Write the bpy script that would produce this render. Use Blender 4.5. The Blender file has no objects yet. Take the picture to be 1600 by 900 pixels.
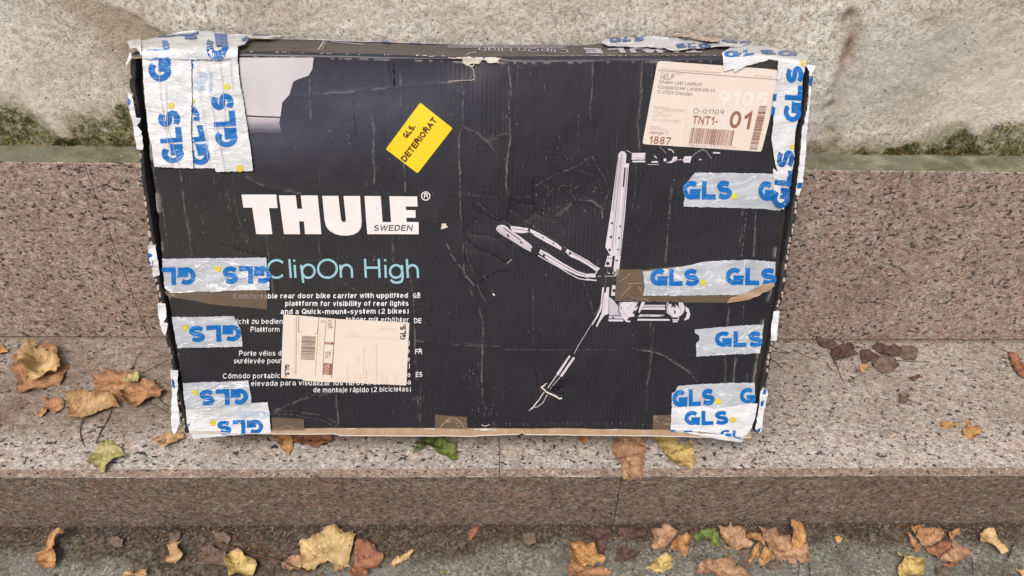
import bpy, math, random
import numpy as np
from mathutils import Matrix, Vector
from mathutils.geometry import delaunay_2d_cdt
random.seed(7)
sc = bpy.context.scene
COL = sc.collection
# ------------------------------------------------------------------ camera
F, TH, PS, RO = 1152.57, 0.65565, 0.03728, 0.02799
CAM = np.array([0.0, -1.24447, 1.1])
RISER_H, TREAD, STEP_H, LEDGE = 0.43065, 0.36486, 0.16534, 0.06772
_f = np.array([math.sin(PS)*math.cos(TH), math.cos(PS)*math.cos(TH), -math.sin(TH)])
_r = np.array([math.cos(PS), -math.sin(PS), 0.0])
_d = np.cross(_f, _r)
_c, _s = math.cos(RO), math.sin(RO)
CR, CD, CF = _c*_r-_s*_d, _s*_r+_c*_d, _f
cam = bpy.data.cameras.new('camera'); co = bpy.data.objects.new('camera', cam); COL.objects.link(co)
cam.sensor_width = 36; cam.lens = F/1600*36; cam.clip_start = 0.01; cam.clip_end = 200
m = Matrix.Identity(4)
for i in range(3):
    m[i][0] = CR[i]; m[i][1] = -CD[i]; m[i][2] = -CF[i]; m[i][3] = CAM[i]
co.matrix_world = m
sc.camera = co
# ------------------------------------------------------------------ sky and sun (overcast)
SUN_EL, SUN_AZ = 54, 203      # azimuth measured from +Y clockwise
w = bpy.data.worlds.new('World'); sc.world = w; w.use_nodes = True
nt = w.node_tree; bg = nt.nodes['Background']
sky = nt.nodes.new('ShaderNodeTexSky'); sky.sky_type = 'NISHITA'; sky.sun_disc = False
sky.sun_elevation = math.radians(SUN_EL); sky.sun_rotation = math.radians(SUN_AZ)
sky.air_density = 1.0; sky.dust_density = 6.0; sky.ozone_density = 0.6
nt.links.new(sky.outputs[0], bg.inputs[0]); bg.inputs[1].default_value = 0.13
sl = bpy.data.lights.new('sun', 'SUN'); sl.energy = 2.1; sl.angle = math.radians(24); sl.color = (1, .965, .915)
so = bpy.data.objects.new('sun', sl); COL.objects.link(so)
az, el = math.radians(SUN_AZ), math.radians(SUN_EL)
sd = Vector((math.sin(az)*math.cos(el), math.cos(az)*math.cos(el), math.sin(el)))
so.rotation_euler = sd.to_track_quat('Z', 'Y').to_euler(); so.location = (0, -3, 4)
sc.view_settings.view_transform = 'Standard'; sc.view_settings.look = 'None'
sc.view_settings.exposure = 0.0; sc.view_settings.gamma = 1.0

# ------------------------------------------------------------------ helpers
def lin(c):
    return tuple(((v/255)/12.92 if v/255 <= .04045 else ((v/255+.055)/1.055)**2.4) for v in c)
def hsh(ix, iy, seed):
    n = (ix.astype(np.int64)*374761393 + iy.astype(np.int64)*668265263 + seed*982451653) & 0x7fffffff
    n = ((n ^ (n >> 13))*1274126177) & 0x7fffffff
    return ((n ^ (n >> 16)) & 0xffff)/65535.0
def vn(x, y, seed=0):
    x = np.asarray(x, float); y = np.asarray(y, float)
    ix = np.floor(x); iy = np.floor(y); fx = x-ix; fy = y-iy
    fx = fx*fx*(3-2*fx); fy = fy*fy*(3-2*fy)
    a = hsh(ix, iy, seed); b = hsh(ix+1, iy, seed); c = hsh(ix, iy+1, seed); d = hsh(ix+1, iy+1, seed)
    return (a*(1-fx)+b*fx)*(1-fy)+(c*(1-fx)+d*fx)*fy
def fbm(x, y, seed=0, o=4):
    r = 0; a = .5; t = 0
    for k in range(o):
        r = r+a*vn(x, y, seed+k*17); t += a; a *= .5; x = x*2.03+3.1; y = y*2.03+1.7
    return r/t
def sstep(a, b, x):
    t = np.clip((x-a)/(b-a), 0, 1); return t*t*(3-2*t)
def ray(px, py): return CF+(px-800)/F*CR+(py-450)/F*CD
def hit(px, py, n, c):                       # where a line of sight meets the plane n.P = c
    v = ray(px, py); t = (c-n@CAM)/(n@v); return CAM+t*v
AY = np.array([0, 1., 0]); AZ = np.array([0, 0, 1.])
def on_tread(px, py, z=0): return hit(px, py, AZ, z)
def on_ground(px, py, z=0): return hit(px, py, AZ, -STEP_H+z)
def on_wall(px, py, y=LEDGE): return hit(px, py, AY, y)

def mesh(name, V, Fc, mat=None, parent=None, attrs=None, smooth=True, kind=None):
    V = np.asarray(V, float)
    off = np.zeros(3)
    p = parent
    while p is not None: off += np.array(p['_loc']) if '_loc' in p else 0; p = p.parent
    me = bpy.data.meshes.new(name)
    me.from_pydata((V-off).tolist(), [], Fc if isinstance(Fc, list) else Fc.tolist())
    if attrs:
        for k, a in attrs.items():
            a = np.asarray(a, float)
            if a.ndim == 1:
                at = me.attributes.new(k, 'FLOAT', 'POINT'); at.data.foreach_set('value', a)
            else:
                at = me.attributes.new(k, 'FLOAT_VECTOR', 'POINT'); at.data.foreach_set('vector', a.ravel())
    me.polygons.foreach_set('use_smooth', [smooth]*len(me.polygons))
    if mat: me.materials.append(mat)
    o = bpy.data.objects.new(name, me); COL.objects.link(o)
    if parent: o.parent = parent
    if kind: o['kind'] = kind
    return o
def thing(name, label, cat, loc, group=None):
    o = bpy.data.objects.new(name, None); COL.objects.link(o); o.location = loc; o['_loc'] = [float(v) for v in loc]
    o.empty_display_size = .02
    o['label'] = label; o['category'] = cat
    if group: o['group'] = group
    return o
def gridfaces(nu, nv):
    i = np.arange(nu-1)[:, None]*nv+np.arange(nv-1)[None]
    return np.stack([i, i+nv, i+nv+1, i+1], -1).reshape(-1, 4)

class Mat:
    def __init__(s, name, rough=.7, spec=.3):
        s.m = bpy.data.materials.new(name); s.m.use_nodes = True; s.nt = s.m.node_tree
        s.b = s.nt.nodes['Principled BSDF']; s.out = s.nt.nodes['Material Output']
        s.b.inputs['Roughness'].default_value = rough; s.b.inputs['Specular IOR Level'].default_value = spec
    def put(s, sock, v):
        if v is None: return
        if isinstance(v, bpy.types.NodeSocket): s.nt.links.new(v, sock)
        else:
            if isinstance(v, tuple) and len(v) == 3 and sock.type == 'RGBA': v = (*v, 1)
            sock.default_value = v
    def node(s, t, ins=None, **kw):
        n = s.nt.nodes.new('ShaderNode'+t)
        for k, v in kw.items(): setattr(n, k, v)
        for k, v in (ins or {}).items(): s.put(n.inputs[k], v)
        return n
    def co(s): return s.node('TexCoord').outputs['Object']
    def attr(s, n, out='Fac'): return s.node('Attribute', attribute_name=n).outputs[out]
    def mp(s, v, scale=(1, 1, 1), rot=(0, 0, 0), loc=(0, 0, 0)):
        return s.node('Mapping', {'Vector': v, 'Scale': scale, 'Rotation': rot, 'Location': loc}).outputs[0]
    def noise(s, v, sc_, det=3, rough=.5, dist=0, out='Fac'):
        return s.node('TexNoise', {'Vector': v, 'Scale': sc_, 'Detail': det, 'Roughness': rough, 'Distortion': dist}).outputs[out]
    def vor(s, v, sc_, out='Distance', feature='F1', rnd=1.0):
        return s.node('TexVoronoi', {'Vector': v, 'Scale': sc_, 'Randomness': rnd}, feature=feature).outputs[out]
    def ramp(s, f, stops, interp='LINEAR'):
        n = s.node('ValToRGB', {'Fac': f}); r = n.color_ramp; r.interpolation = interp
        while len(r.elements) > 1: r.elements.remove(r.elements[-1])
        for i, (p, c) in enumerate(stops):
            e = r.elements[0] if i == 0 else r.elements.new(p)
            e.position = p
            if not isinstance(c, tuple): c = (c, c, c)
            e.color = (*c, 1)
        return n.outputs[0]
    def step(s, f, a, b):
        return s.node('MapRange', {'Value': f, 'From Min': a, 'From Max': b}, interpolation_type='SMOOTHSTEP').outputs[0]
    def math(s, op, a, b=None, c=None):
        n = s.node('Math', operation=op); s.put(n.inputs[0], a); s.put(n.inputs[1], b)
        if c is not None: s.put(n.inputs[2], c)
        return n.outputs[0]
    def mix(s, f, a, b, blend='MIX'):
        n = s.node('Mix', data_type='RGBA', blend_type=blend); s.put(n.inputs[0], f); s.put(n.inputs[6], a); s.put(n.inputs[7], b)
        return n.outputs[2]
    def sep(s, v, k): return s.node('SeparateXYZ', {'Vector': v}).outputs[k]
    def color(s, c): s.put(s.b.inputs['Base Color'], c)
    def rough(s, v): s.put(s.b.inputs['Roughness'], v)
    def bump(s, h, dist=.001, strength=1.0):
        prev = getattr(s, '_bn', None)
        n = s.node('Bump', {'Height': h, 'Distance': dist, 'Strength': strength})
        if prev: s.nt.links.new(prev, n.inputs['Normal'])
        s._bn = n.outputs[0]
        s.nt.links.new(n.outputs[0], s.b.inputs['Normal'])
    def alpha(s, a): s.put(s.b.inputs['Alpha'], a)

# ------------------------------------------------------------------ materials: stone, wall, ground
def granite(name, cols, dark=.5, grime=(.6, .5, .42), gamt=.6, bump=.0006, front=None, stretch=(.75, 1.1, 1.1), rot=(.2, .5, .45), gscale=5, white=.4, spk=110, hue_=.35):
    g = Mat(name, .8, .25); c = g.node('NewGeometry').outputs['Position']
    v = g.mp(c, scale=stretch, rot=rot)
    a1 = g.noise(v, 95, 4, .68); a2 = g.noise(g.mp(v, loc=(3, 1, 2)), 230, 3, .65)
    f = g.math('ADD', g.math('MULTIPLY', a1, .55), g.math('MULTIPLY', a2, .45))
    base = g.ramp(f, [(.36, cols[0]), (.46, cols[1]), (.53, cols[2]), (.64, cols[3])])
    hue = g.noise(g.mp(v, loc=(7, 7, 1)), 28, 3, .6)
    base = g.mix(g.math('MULTIPLY', g.step(hue, .45, .65), hue_), base, g.mix(1.0, base, (1.12, .88, .80), 'MULTIPLY'))
    q = g.math('MULTIPLY', g.step(g.noise(g.mp(v, loc=(5, 5, 5)), 150, 2, .6), .60, .66), white)
    base = g.mix(q, base, (.60, .57, .54))
    cv = g.sep(g.vor(g.mp(c, scale=(.8, 1.15, 1.15), rot=rot), 250, 'Color'), 0)
    cv2 = g.sep(g.vor(g.mp(c, scale=(.8, 1.15, 1.15), rot=rot, loc=(3, 3, 3)), 520, 'Color'), 1)
    vmul = g.math('ADD', .58, g.math('ADD', g.math('MULTIPLY', cv, .50), g.math('MULTIPLY', cv2, .34)))
    base = g.node('VectorMath', operation='SCALE', ins={'Vector': base, 'Scale': vmul}).outputs[0]
    clus = g.noise(g.mp(c, loc=(2, 2, 2)), 16, 3, .6)
    s1 = g.noise(g.mp(v, loc=(1, 4, 9)), spk, 3, .55)
    thr = g.math('SUBTRACT', .735-.06*dark, g.math('MULTIPLY', clus, .16))
    dk = g.node('MapRange', {'Value': g.math('SUBTRACT', s1, thr), 'From Min': 0.0, 'From Max': .022}).outputs[0]
    s2 = g.step(g.noise(g.mp(v, loc=(9, 2, 4)), spk*2.3, 2, .5), .665-.02*dark, .69)
    dk = g.math('MAXIMUM', dk, g.math('MULTIPLY', s2, .75))
    base = g.mix(g.math('MULTIPLY', dk, .93), base, (.020, .018, .020))
    # film of dirt: dulls and browns the stone, the grain stays readable
    gr = g.step(g.noise(c, gscale, 6, .65), .36, .68)
    gr2 = g.noise(g.mp(c, scale=(1, 1.6, 1.6), rot=(0, .3, .4)), gscale*9, 4, .65)
    gm = g.math('ADD', g.math('MULTIPLY', gr, .65), g.math('MULTIPLY', g.step(gr2, .35, .7), .35))
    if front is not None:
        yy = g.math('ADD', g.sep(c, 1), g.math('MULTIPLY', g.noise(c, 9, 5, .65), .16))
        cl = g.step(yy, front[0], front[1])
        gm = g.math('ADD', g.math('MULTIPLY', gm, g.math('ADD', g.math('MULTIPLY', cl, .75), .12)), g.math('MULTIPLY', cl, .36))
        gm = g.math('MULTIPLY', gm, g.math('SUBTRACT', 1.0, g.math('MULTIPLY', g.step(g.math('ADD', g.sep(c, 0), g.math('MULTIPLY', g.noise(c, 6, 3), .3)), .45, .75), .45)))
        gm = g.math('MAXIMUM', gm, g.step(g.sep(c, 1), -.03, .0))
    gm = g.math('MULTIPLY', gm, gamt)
    base = g.mix(gm, base, g.mix(.35, g.mix(1.0, base, grime, 'MULTIPLY'), tuple(x*.30 for x in grime)))
    fl = g.math('MULTIPLY', g.step(g.vor(c, 170), .17, .06), g.step(g.noise(c, 14, 4, .6), .52, .64))
    base = g.mix(g.math('MULTIPLY', fl, .8), base, (.66, .63, .57))
    g.color(base)
    g.rough(g.math('ADD', .62, g.math('MULTIPLY', a1, .3)))
    g.bump(g.noise(v, 300, 4, .65), bump*2, .8); g.bump(g.noise(c, 30, 3), .002, .5)
    return g
G_riser = granite('pink_granite', [(.165, .122, .102), (.265, .205, .175), (.355, .29, .252), (.49, .44, .40)], spk=122, dark=1.05, grime=(.62, .52, .42), gamt=.7, gscale=4, white=.35)
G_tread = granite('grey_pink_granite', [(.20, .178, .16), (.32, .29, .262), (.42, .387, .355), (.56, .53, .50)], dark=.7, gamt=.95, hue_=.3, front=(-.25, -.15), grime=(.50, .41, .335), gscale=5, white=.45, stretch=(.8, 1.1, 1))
G_face = granite('brown_dressed_granite', [(.075, .055, .043), (.138, .105, .083), (.195, .152, .124), (.31, .26, .22)], dark=.6, gamt=.5, bump=.0018, grime=(.62, .5, .4), white=.25, spk=150)  # brown dressed stone, darkened further to paint in the front face's shading
G_cham = granite('dark_chamfer_granite', [(.12, .092, .073), (.19, .148, .12), (.25, .20, .165), (.34, .285, .245)], dark=.5, grime=(.62, .5, .4), gamt=.5, white=.3, spk=130)  # chamfer stone coloured darker than the tread
G_mortar = Mat('dark_joint', .9, .1); G_mortar.color(G_mortar.ramp(G_mortar.noise(G_mortar.co(), 60), [(.3, (.03, .024, .018)), (.7, (.09, .075, .06))]))

# wall render
W = Mat('rough_lime_render', .92, .12); c = W.co()
n1 = W.math('ADD', W.math('MULTIPLY', W.noise(c, 120, 6, .75), .7), W.math('MULTIPLY', W.noise(c, 330, 3, .7), .3)); n2 = W.noise(c, 9, 5, .6); n3 = W.noise(c, 2.6, 4, .55)
base = W.ramp(n1, [(.40, (.25, .21, .165)), (.455, (.56, .505, .435)), (.51, (.77, .725, .655)), (.575, (.90, .88, .83))])
base = W.mix(W.math('MULTIPLY', W.step(n2, .42, .68), .45), base, (.46, .385, .30))
base = W.mix(W.math('MULTIPLY', W.step(n3, .5, .72), .35), base, (.66, .645, .62))
base = W.mix(W.math('MULTIPLY', W.attr('brown'), .85), base, W.mix(n1, (.20, .155, .11), (.50, .41, .31)))
base = W.mix(W.math('MULTIPLY', W.attr('grey'), .7), base, W.mix(n1, (.34, .33, .31), (.68, .67, .64)))
base = W.mix(W.math('MULTIPLY', W.attr('pale'), .5), base, (.80, .74, .65))
pits = W.math('MULTIPLY', W.step(W.vor(c, 75), .17, .08), W.step(W.noise(c, 17, 2), .52, .6))
base = W.mix(pits, base, (.06, .05, .04))
wh = W.math('MULTIPLY', W.step(W.vor(W.mp(c, loc=(2, 3, 1)), 150), .24, .12), W.step(W.noise(W.mp(c, loc=(4, 4, 4)), 23, 3), .46, .6))
fd = W.math('MULTIPLY', W.step(W.vor(W.mp(c, loc=(6, 1, 3)), 230), .22, .10), W.step(W.noise(W.mp(c, loc=(1, 4, 8)), 21, 3), .44, .58)); base = W.mix(W.math('MULTIPLY', fd, .6), base, (.16, .125, .09))
base = W.mix(W.math('MULTIPLY', wh, .8), base, (.72, .69, .63))
base = W.mix(W.math('MULTIPLY', W.attr('red'), .75), base, (.22, .12, .08))
ms = W.math('MULTIPLY', W.attr('moss'), W.math('ADD', W.math('MULTIPLY', W.step(W.noise(c, 70, 4, .65), .26, .55), .78), .2))
mosc = W.ramp(W.noise(c, 190, 4, .6), [(.36, (.035, .037, .012)), (.5, (.12, .118, .042)), (.64, (.28, .265, .13))])
base = W.mix(ms, base, mosc)
W.color(base)
W.bump(n1, .0075, 1.0)

LG = Mat('algae_green_concrete', .9, .15); c = LG.co()
n = LG.noise(c, 22, 5, .6)
b = LG.ramp(n, [(.3, (.085, .088, .055)), (.5, (.165, .168, .11)), (.7, (.28, .275, .20))])
b = LG.mix(LG.step(LG.noise(c, 6, 3), .5, .65), b, (.15, .155, .12))
b = LG.mix(LG.math('MULTIPLY', LG.step(LG.noise(c, 130, 5, .7), .56, .70), .5), b, (.34, .33, .26))
b = LG.mix(LG.math('MULTIPLY', LG.step(LG.vor(c, 60), .14, .08), LG.step(LG.noise(c, 9, 2), .5, .6)), b, (.5, .48, .42))
LG.color(b); LG.bump(LG.noise(c, 120, 5, .6), .003, .8)

GR = Mat('paving_with_soil', .9, .15); c = GR.co()
soil = GR.attr('soil')
sn = GR.noise(c, 140, 6, .72)
sc1 = GR.ramp(sn, [(.32, (.014, .011, .009)), (.47, (.075, .06, .047)), (.58, (.15, .125, .10)), (.75, (.30, .26, .22))])
sc1 = GR.mix(GR.step(GR.noise(c, 20, 3), .45, .65), sc1, GR.mix(1.0, sc1, (.95, .86, .78), 'MULTIPLY'))
pn = GR.noise(c, 170, 6, .7)
pv = GR.ramp(pn, [(.3, (.06, .059, .048)), (.45, (.145, .141, .118)), (.55, (.23, .224, .192)), (.67, (.46, .45, .40))])
pv = GR.mix(GR.math('MULTIPLY', GR.step(GR.noise(c, 7, 4), .42, .68), .7), pv, GR.mix(pn, (.10, .10, .083), (.28, .285, .25)))
pv = GR.mix(GR.math('MULTIPLY', GR.step(GR.noise(c, 15, 5, .7), .55, .68), .6), pv, (.085, .068, .05))
b = GR.mix(soil, pv, sc1)
fl = GR.math('MULTIPLY', GR.step(GR.vor(c, 210), .17, .07), GR.step(GR.noise(c, 16, 4, .6), .47, .62))
b = GR.mix(GR.math('MULTIPLY', fl, .75), b, (.52, .50, .45))
GR.color(b); GR.bump(GR.noise(c, 150, 6, .7), .004, .9)

# ------------------------------------------------------------------ the wall
def seg_d(X, Y, pts):
    d = np.full(np.shape(X), 9.)
    for (x0, y0), (x1, y1) in zip(pts[:-1], pts[1:]):
        dx, dy = x1-x0, y1-y0; L = dx*dx+dy*dy+1e-12
        t = np.clip(((X-x0)*dx+(Y-y0)*dy)/L, 0, 1)
        d = np.minimum(d, np.hypot(X-x0-t*dx, Y-y0-t*dy))
    return d
def inpoly(X, Y, poly):
    r = np.zeros(np.shape(X), bool); n = len(poly)
    for i in range(n):
        x0, y0 = poly[i]; x1, y1 = poly[(i+1) % n]
        cnd = ((y0 > Y) != (y1 > Y)) & (X < (x1-x0)*(Y-y0)/(y1-y0+1e-12)+x0)
        r ^= cnd
    return r
wp = lambda pts: [tuple(on_wall(*p)[[0, 2]]) for p in pts]
xs = np.concatenate([np.linspace(-12, -1.45, 50)[:-1], np.arange(-1.45, 1.6, .005), np.linspace(1.6, 12, 50)])
zs = np.concatenate([np.arange(RISER_H-.02, 1.06, .005), np.linspace(1.06, 2.6, 40)])
X, Z = np.meshgrid(xs, zs, indexing='ij')
rel = (fbm(X*6, Z*6, 1, 4)-.5)*.009+(fbm(X*38, Z*38, 9, 4)-.5)*.005+(fbm(X*110, Z*110, 5, 2)-.5)*.004
chip = wp([(120, -20), (165, 8), (200, 17), (218, 26), (240, 45), (262, 53), (300, 56), (420, 70)])
chipreg = inpoly(X, Z, chip+wp([(420, 120), (230, 150), (150, 60), (60, -20)]))
chd = seg_d(X, Z, chip)
brown = np.where(chipreg, .9*np.exp(-(chd/.06)**2), 0)
rel = rel+np.where(chipreg, .0035*np.exp(-(chd/.06)**2), 0)
bark = wp([(1328, 25), (1336, 60), (1322, 110), (1305, 140), (1296, 200), (1300, 235)])
bd = seg_d(X, Z, bark)
rel = rel+.006*np.exp(-(bd/.009)**2)*(.4+fbm(X*60, Z*60, 3, 3))+(fbm(X*95, Z*70, 23, 3)-.5)*.014*np.exp(-(bd/.022)**2)-.003*np.exp(-((bd-.02)/.01)**2)
bk2 = wp([(1330, 58), (1326, 84), (1314, 92)])
reds = np.exp(-(seg_d(X, Z, bk2)/.007)**2)
brown = np.maximum(brown, .75*np.exp(-(bd/.022)**2))
for (px, py), s, a in [((60, 95), .10, .35), ((230, 90), .09, .55), ((400, 40), .08, .4), ((130, 40), .08, .4), ((470, 20), .12, .25), ((1090, 20), .10, .45), ((1440, 140), .06, .5), ((1540, 30), .14, .5), ((1400, 200), .07, .4), ((1560, 150), .05, .2), ((30, 40), .07, -.2), ((700, 30), .10, .25), ((900, 50), .08, .3)]:
    p = on_wall(px, py); brown = brown+a*np.exp(-((X-p[0])**2+(Z-p[2])**2)/s**2)
brown = np.clip(brown*(.5+fbm(X*14, Z*14, 22, 4)), 0, 1)
grey = 0*X
for (px, py), s, a in [((1390, 120), .09, .9), ((1500, 75), .06, .6), ((15, 20), .05, .5), ((1260, 180), .05, .4)]:
    p = on_wall(px, py); grey = grey+a*np.exp(-((X-p[0])**2+(Z-p[2])**2)/s**2)
pale = 0*X
for (px, py), s, a in [((10, 150), .14, .9), ((1480, 190), .07, .6), ((1590, 180), .1, .7), ((650, 40), .2, .5), ((180, 130), .1, .3), ((1560, 110), .09, .7)]:
    p = on_wall(px, py); pale = pale+a*np.exp(-((X-p[0])**2+(Z-p[2])**2)/s**2)
pale *= .5+fbm(X*16, Z*16, 31, 4)
# moss line: height of the moss above the ledge along x
mxy = [(-40, 172), (0, 168), (35, 172), (70, 195), (88, 214), (102, 222), (112, 190), (135, 182), (160, 176), (200, 170), (240, 180), (300, 225), (1270, 236), (1395, 240), (1440, 216), (1490, 208), (1530, 204), (1600, 198), (1640, 195)]
mpts = np.array(wp(mxy))
mh = np.interp(X, mpts[:, 0], mpts[:, 1])
mossf = sstep(.03, -.022, Z-mh-(fbm(X*22, Z*22, 77, 4)-.5)*.06)*(np.abs(X) < 1.5)
brown = np.maximum(brown, .6*sstep(.05, 0, Z-mh-(fbm(X*20, Z*20, 78, 3)-.5)*.05))
base_dirt = sstep(.05, 0, Z-RISER_H)*.5
brown = np.clip(brown+base_dirt, 0, 1)
rel = rel-.004*mossf*fbm(X*120, Z*120, 5, 2)
Vw = np.stack([X, LEDGE+rel, Z], -1).reshape(-1, 3)
# close the wall: the front sheet plus a back and top
n0 = len(Vw)
Fw = gridfaces(len(xs), len(zs))
wall = thing('rendered_wall', 'rough beige lime rendered wall rising behind the cardboard box', 'wall', (0, LEDGE, RISER_H))
mesh('render_coat', Vw, Fw[:, ::-1], W.m, wall, dict(brown=brown.ravel(), grey=grey.ravel(), pale=np.clip(pale, 0, 1).ravel(), moss=mossf.ravel(), red=reds.ravel()))
def boxmesh(x0, x1, y0, y1, z0, z1):
    V = [(x, y, z) for x in (x0, x1) for y in (y0, y1) for z in (z0, z1)]
    return V, [[0, 1, 3, 2], [4, 6, 7, 5], [0, 4, 5, 1], [2, 3, 7, 6], [0, 2, 6, 4], [1, 5, 7, 3]]
V, Fc = boxmesh(-12, 12, LEDGE+.02, LEDGE+.32, -.3, 2.61); mesh('masonry_core', V, Fc, W.m, wall, smooth=False)

# ------------------------------------------------------------------ stone steps
def slab(name, parent, x0, x1, prof, mat, jit=.0006, dx=.012, seed=1, jidx=(), mat2=None, jm=None):
    n = max(2, int((x1-x0)/dx)); xs_ = np.linspace(x0, x1, n); P = np.array(prof, float); k = len(P)
    V = np.zeros((n, k, 3))
    for j in range(k):
        a = jit*(2.2 if j in jidx else .4)
        V[:, j, 0] = xs_
        V[:, j, 1] = P[j, 0]+(fbm(xs_*45, xs_*0+j*7, seed, 4)-.5)*a*2
        V[:, j, 2] = P[j, 1]+(fbm(xs_*45, xs_*0+j*7+3, seed+5, 4)-.5)*a*2
    Fc = []
    for i in range(n-1):
        for j in range(k):
            j2 = (j+1) % k; Fc.append([i*k+j, i*k+j2, (i+1)*k+j2, (i+1)*k+j])
    Fc.append(list(range(k))[::-1]); Fc.append([(n-1)*k+j for j in range(k)])
    o = mesh(name, V.reshape(-1, 3), Fc, mat, parent, smooth=False)
    if mat2:
        o.data.materials.append(mat2)
        for q, p in enumerate(o.data.polygons):
            if q < (n-1)*k and q % k == jm: p.material_index = 1
    return o
jt = [-12, -9.6, -7.4, -5.3, -3.6, -2.25, -1.12] + [on_tread(780, 700)[0], on_tread(1385, 660)[0]] + [1.75, 2.9, 4.3, 6.1, 8, 10, 12]
jr = [-12, -9, -6.2, -3.7, -2.5, hit(213, 477, AY, 0)[0]] + [hit(1411, 270, AY, 0)[0]] + [2.2, 3.4, 5.2, 7.5, 9.6, 12]
CH = .0098; FY = -TREAD-CH
jf = [-12, -9.3, -6.8, -5, -3.5, -2.3, -1.25] + [hit(968, 766, AY, FY)[0]] + [2.0, 3.2, 5, 7.2, 9.5, 12]
bench = thing('granite_bench_step', 'wide speckled granite step with chamfered edge carrying the box and leaves', 'step', (0, -TREAD, -STEP_H))
g = .0007
for a, b_ in zip(jt[:-1], jt[1:]):
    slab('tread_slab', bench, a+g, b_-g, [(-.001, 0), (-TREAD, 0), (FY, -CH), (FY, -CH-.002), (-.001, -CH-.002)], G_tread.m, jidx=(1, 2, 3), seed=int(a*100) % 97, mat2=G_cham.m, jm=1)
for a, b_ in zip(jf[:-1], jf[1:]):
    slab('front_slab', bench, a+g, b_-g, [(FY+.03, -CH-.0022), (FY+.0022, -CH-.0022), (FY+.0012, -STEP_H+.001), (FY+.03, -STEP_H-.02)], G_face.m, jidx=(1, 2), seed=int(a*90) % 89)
V, Fc = boxmesh(-12, 12, FY+.008, -.0005, -STEP_H-.03, -CH-.004)
V = [(x, y, min(z, -.0035) if z > -.1 else z) for x, y, z in V]; mesh('bedding', V, Fc, G_mortar.m, bench, smooth=False)
up = thing('granite_riser', 'tall pink speckled granite riser behind the box topped by a green algae ledge', 'step', (0, 0, 0))
for a, b_ in zip(jr[:-1], jr[1:]):
    slab('riser_slab', up, a+g, b_-g, [(0, .0006), (0, RISER_H-.002), (.0015, RISER_H-.0004), (.02, RISER_H-.0004), (.02, .0006)], G_riser.m, jidx=(1,), seed=int(a*80) % 83)
V, Fc = boxmesh(-12, 12, .0085, LEDGE-.002, -.03, RISER_H-.004); mesh('bedding', V, Fc, G_mortar.m, up, smooth=False)
xs = np.arange(-1.6, 1.7, .006); ys = np.linspace(.0018, LEDGE+.02, 14)
xs = np.concatenate([[-12, -6, -3, -2.2], xs, [2.3, 3, 6, 12]])
X, Y = np.meshgrid(xs, ys, indexing='ij')
Z = RISER_H+.0002+(fbm(X*40, Y*40, 4, 4)-.42)*.004*sstep(0, .02, Y)+.006*sstep(LEDGE-.02, LEDGE+.01, Y)*fbm(X*50, Y*9, 6, 3)
mesh('ledge_top', np.stack([X, Y, Z], -1).reshape(-1, 3), gridfaces(len(xs), len(ys)), LG.m, up)

# ------------------------------------------------------------------ ground
GY = FY+.0012
xs = np.concatenate([np.linspace(-60, -1.3, 20)[:-1], np.arange(-1.3, 1.35, .005), np.linspace(1.35, 60, 20)])
ys = np.concatenate([np.linspace(-60, GY-.30, 25)[:-1], np.arange(GY-.30, GY+.022, .004)])
X, Y = np.meshgrid(xs, ys, indexing='ij')
def soilmap(X, Y):
    d = GY-Y
    e = .03+.03*fbm(X*5, Y*0, 12, 3)+.05*(fbm(X*24, Y*24, 13, 4)-.4)
    e = e+.085*np.exp(-((X+.5)/.22)**2)+.03*np.exp(-((X+.1)/.15)**2)
    s_ = sstep(.02, -.02, d-e)
    return np.maximum(s_, .5*sstep(.55, .72, fbm(X*12, Y*12, 14, 4))*(d < .5))
def ground_z(X, Y):
    X = np.asarray(X, float); Y = np.asarray(Y, float); d = GY-Y
    z = -STEP_H+soilmap(X, Y)*(.003+.007*fbm(X*40, Y*40, 15, 4))*sstep(-.02, .03, d+.01)+.0025*fbm(X*60, Y*60, 16, 3)-.004
    return np.where(d > 1, -STEP_H-.004, z)
soil = soilmap(X, Y); Z = ground_z(X, Y)
mesh('ground', np.stack([X, Y, Z], -1).reshape(-1, 3), gridfaces(len(xs), len(ys)), GR.m, None, dict(soil=soil.ravel()), kind='structure')
# ------------------------------------------------------------------ the cardboard box: frame of its front face
BW, BH, BT, LEAN, YAW = 1.05993, 0.65073, 0.20, 0.34528, -0.00124
BO = np.array([-0.02516, -0.34112, 0.06752])
BU = np.array([math.cos(YAW), math.sin(YAW), 0]); _bk = np.array([-math.sin(YAW), math.cos(YAW), 0])
BV = math.sin(LEAN)*_bk+math.cos(LEAN)*AZ
BN = np.cross(BU, BV)                      # points out of the front face
def uv(px, py, n=0.0):                     # a spot of the box front (read off the photograph) in metres on that face
    P = hit(px, py, BN, BN@BO+n)-BO
    return P@BU, P@BV
def uvs(pts, n=0.0): return [uv(x, y, n) for x, y in pts]
def bp(u, v, n):
    u = np.asarray(u, float)[..., None]; v = np.asarray(v, float)[..., None]; n = np.asarray(n, float)[..., None]
    return BO+u*BU+v*BV+n*BN
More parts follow.
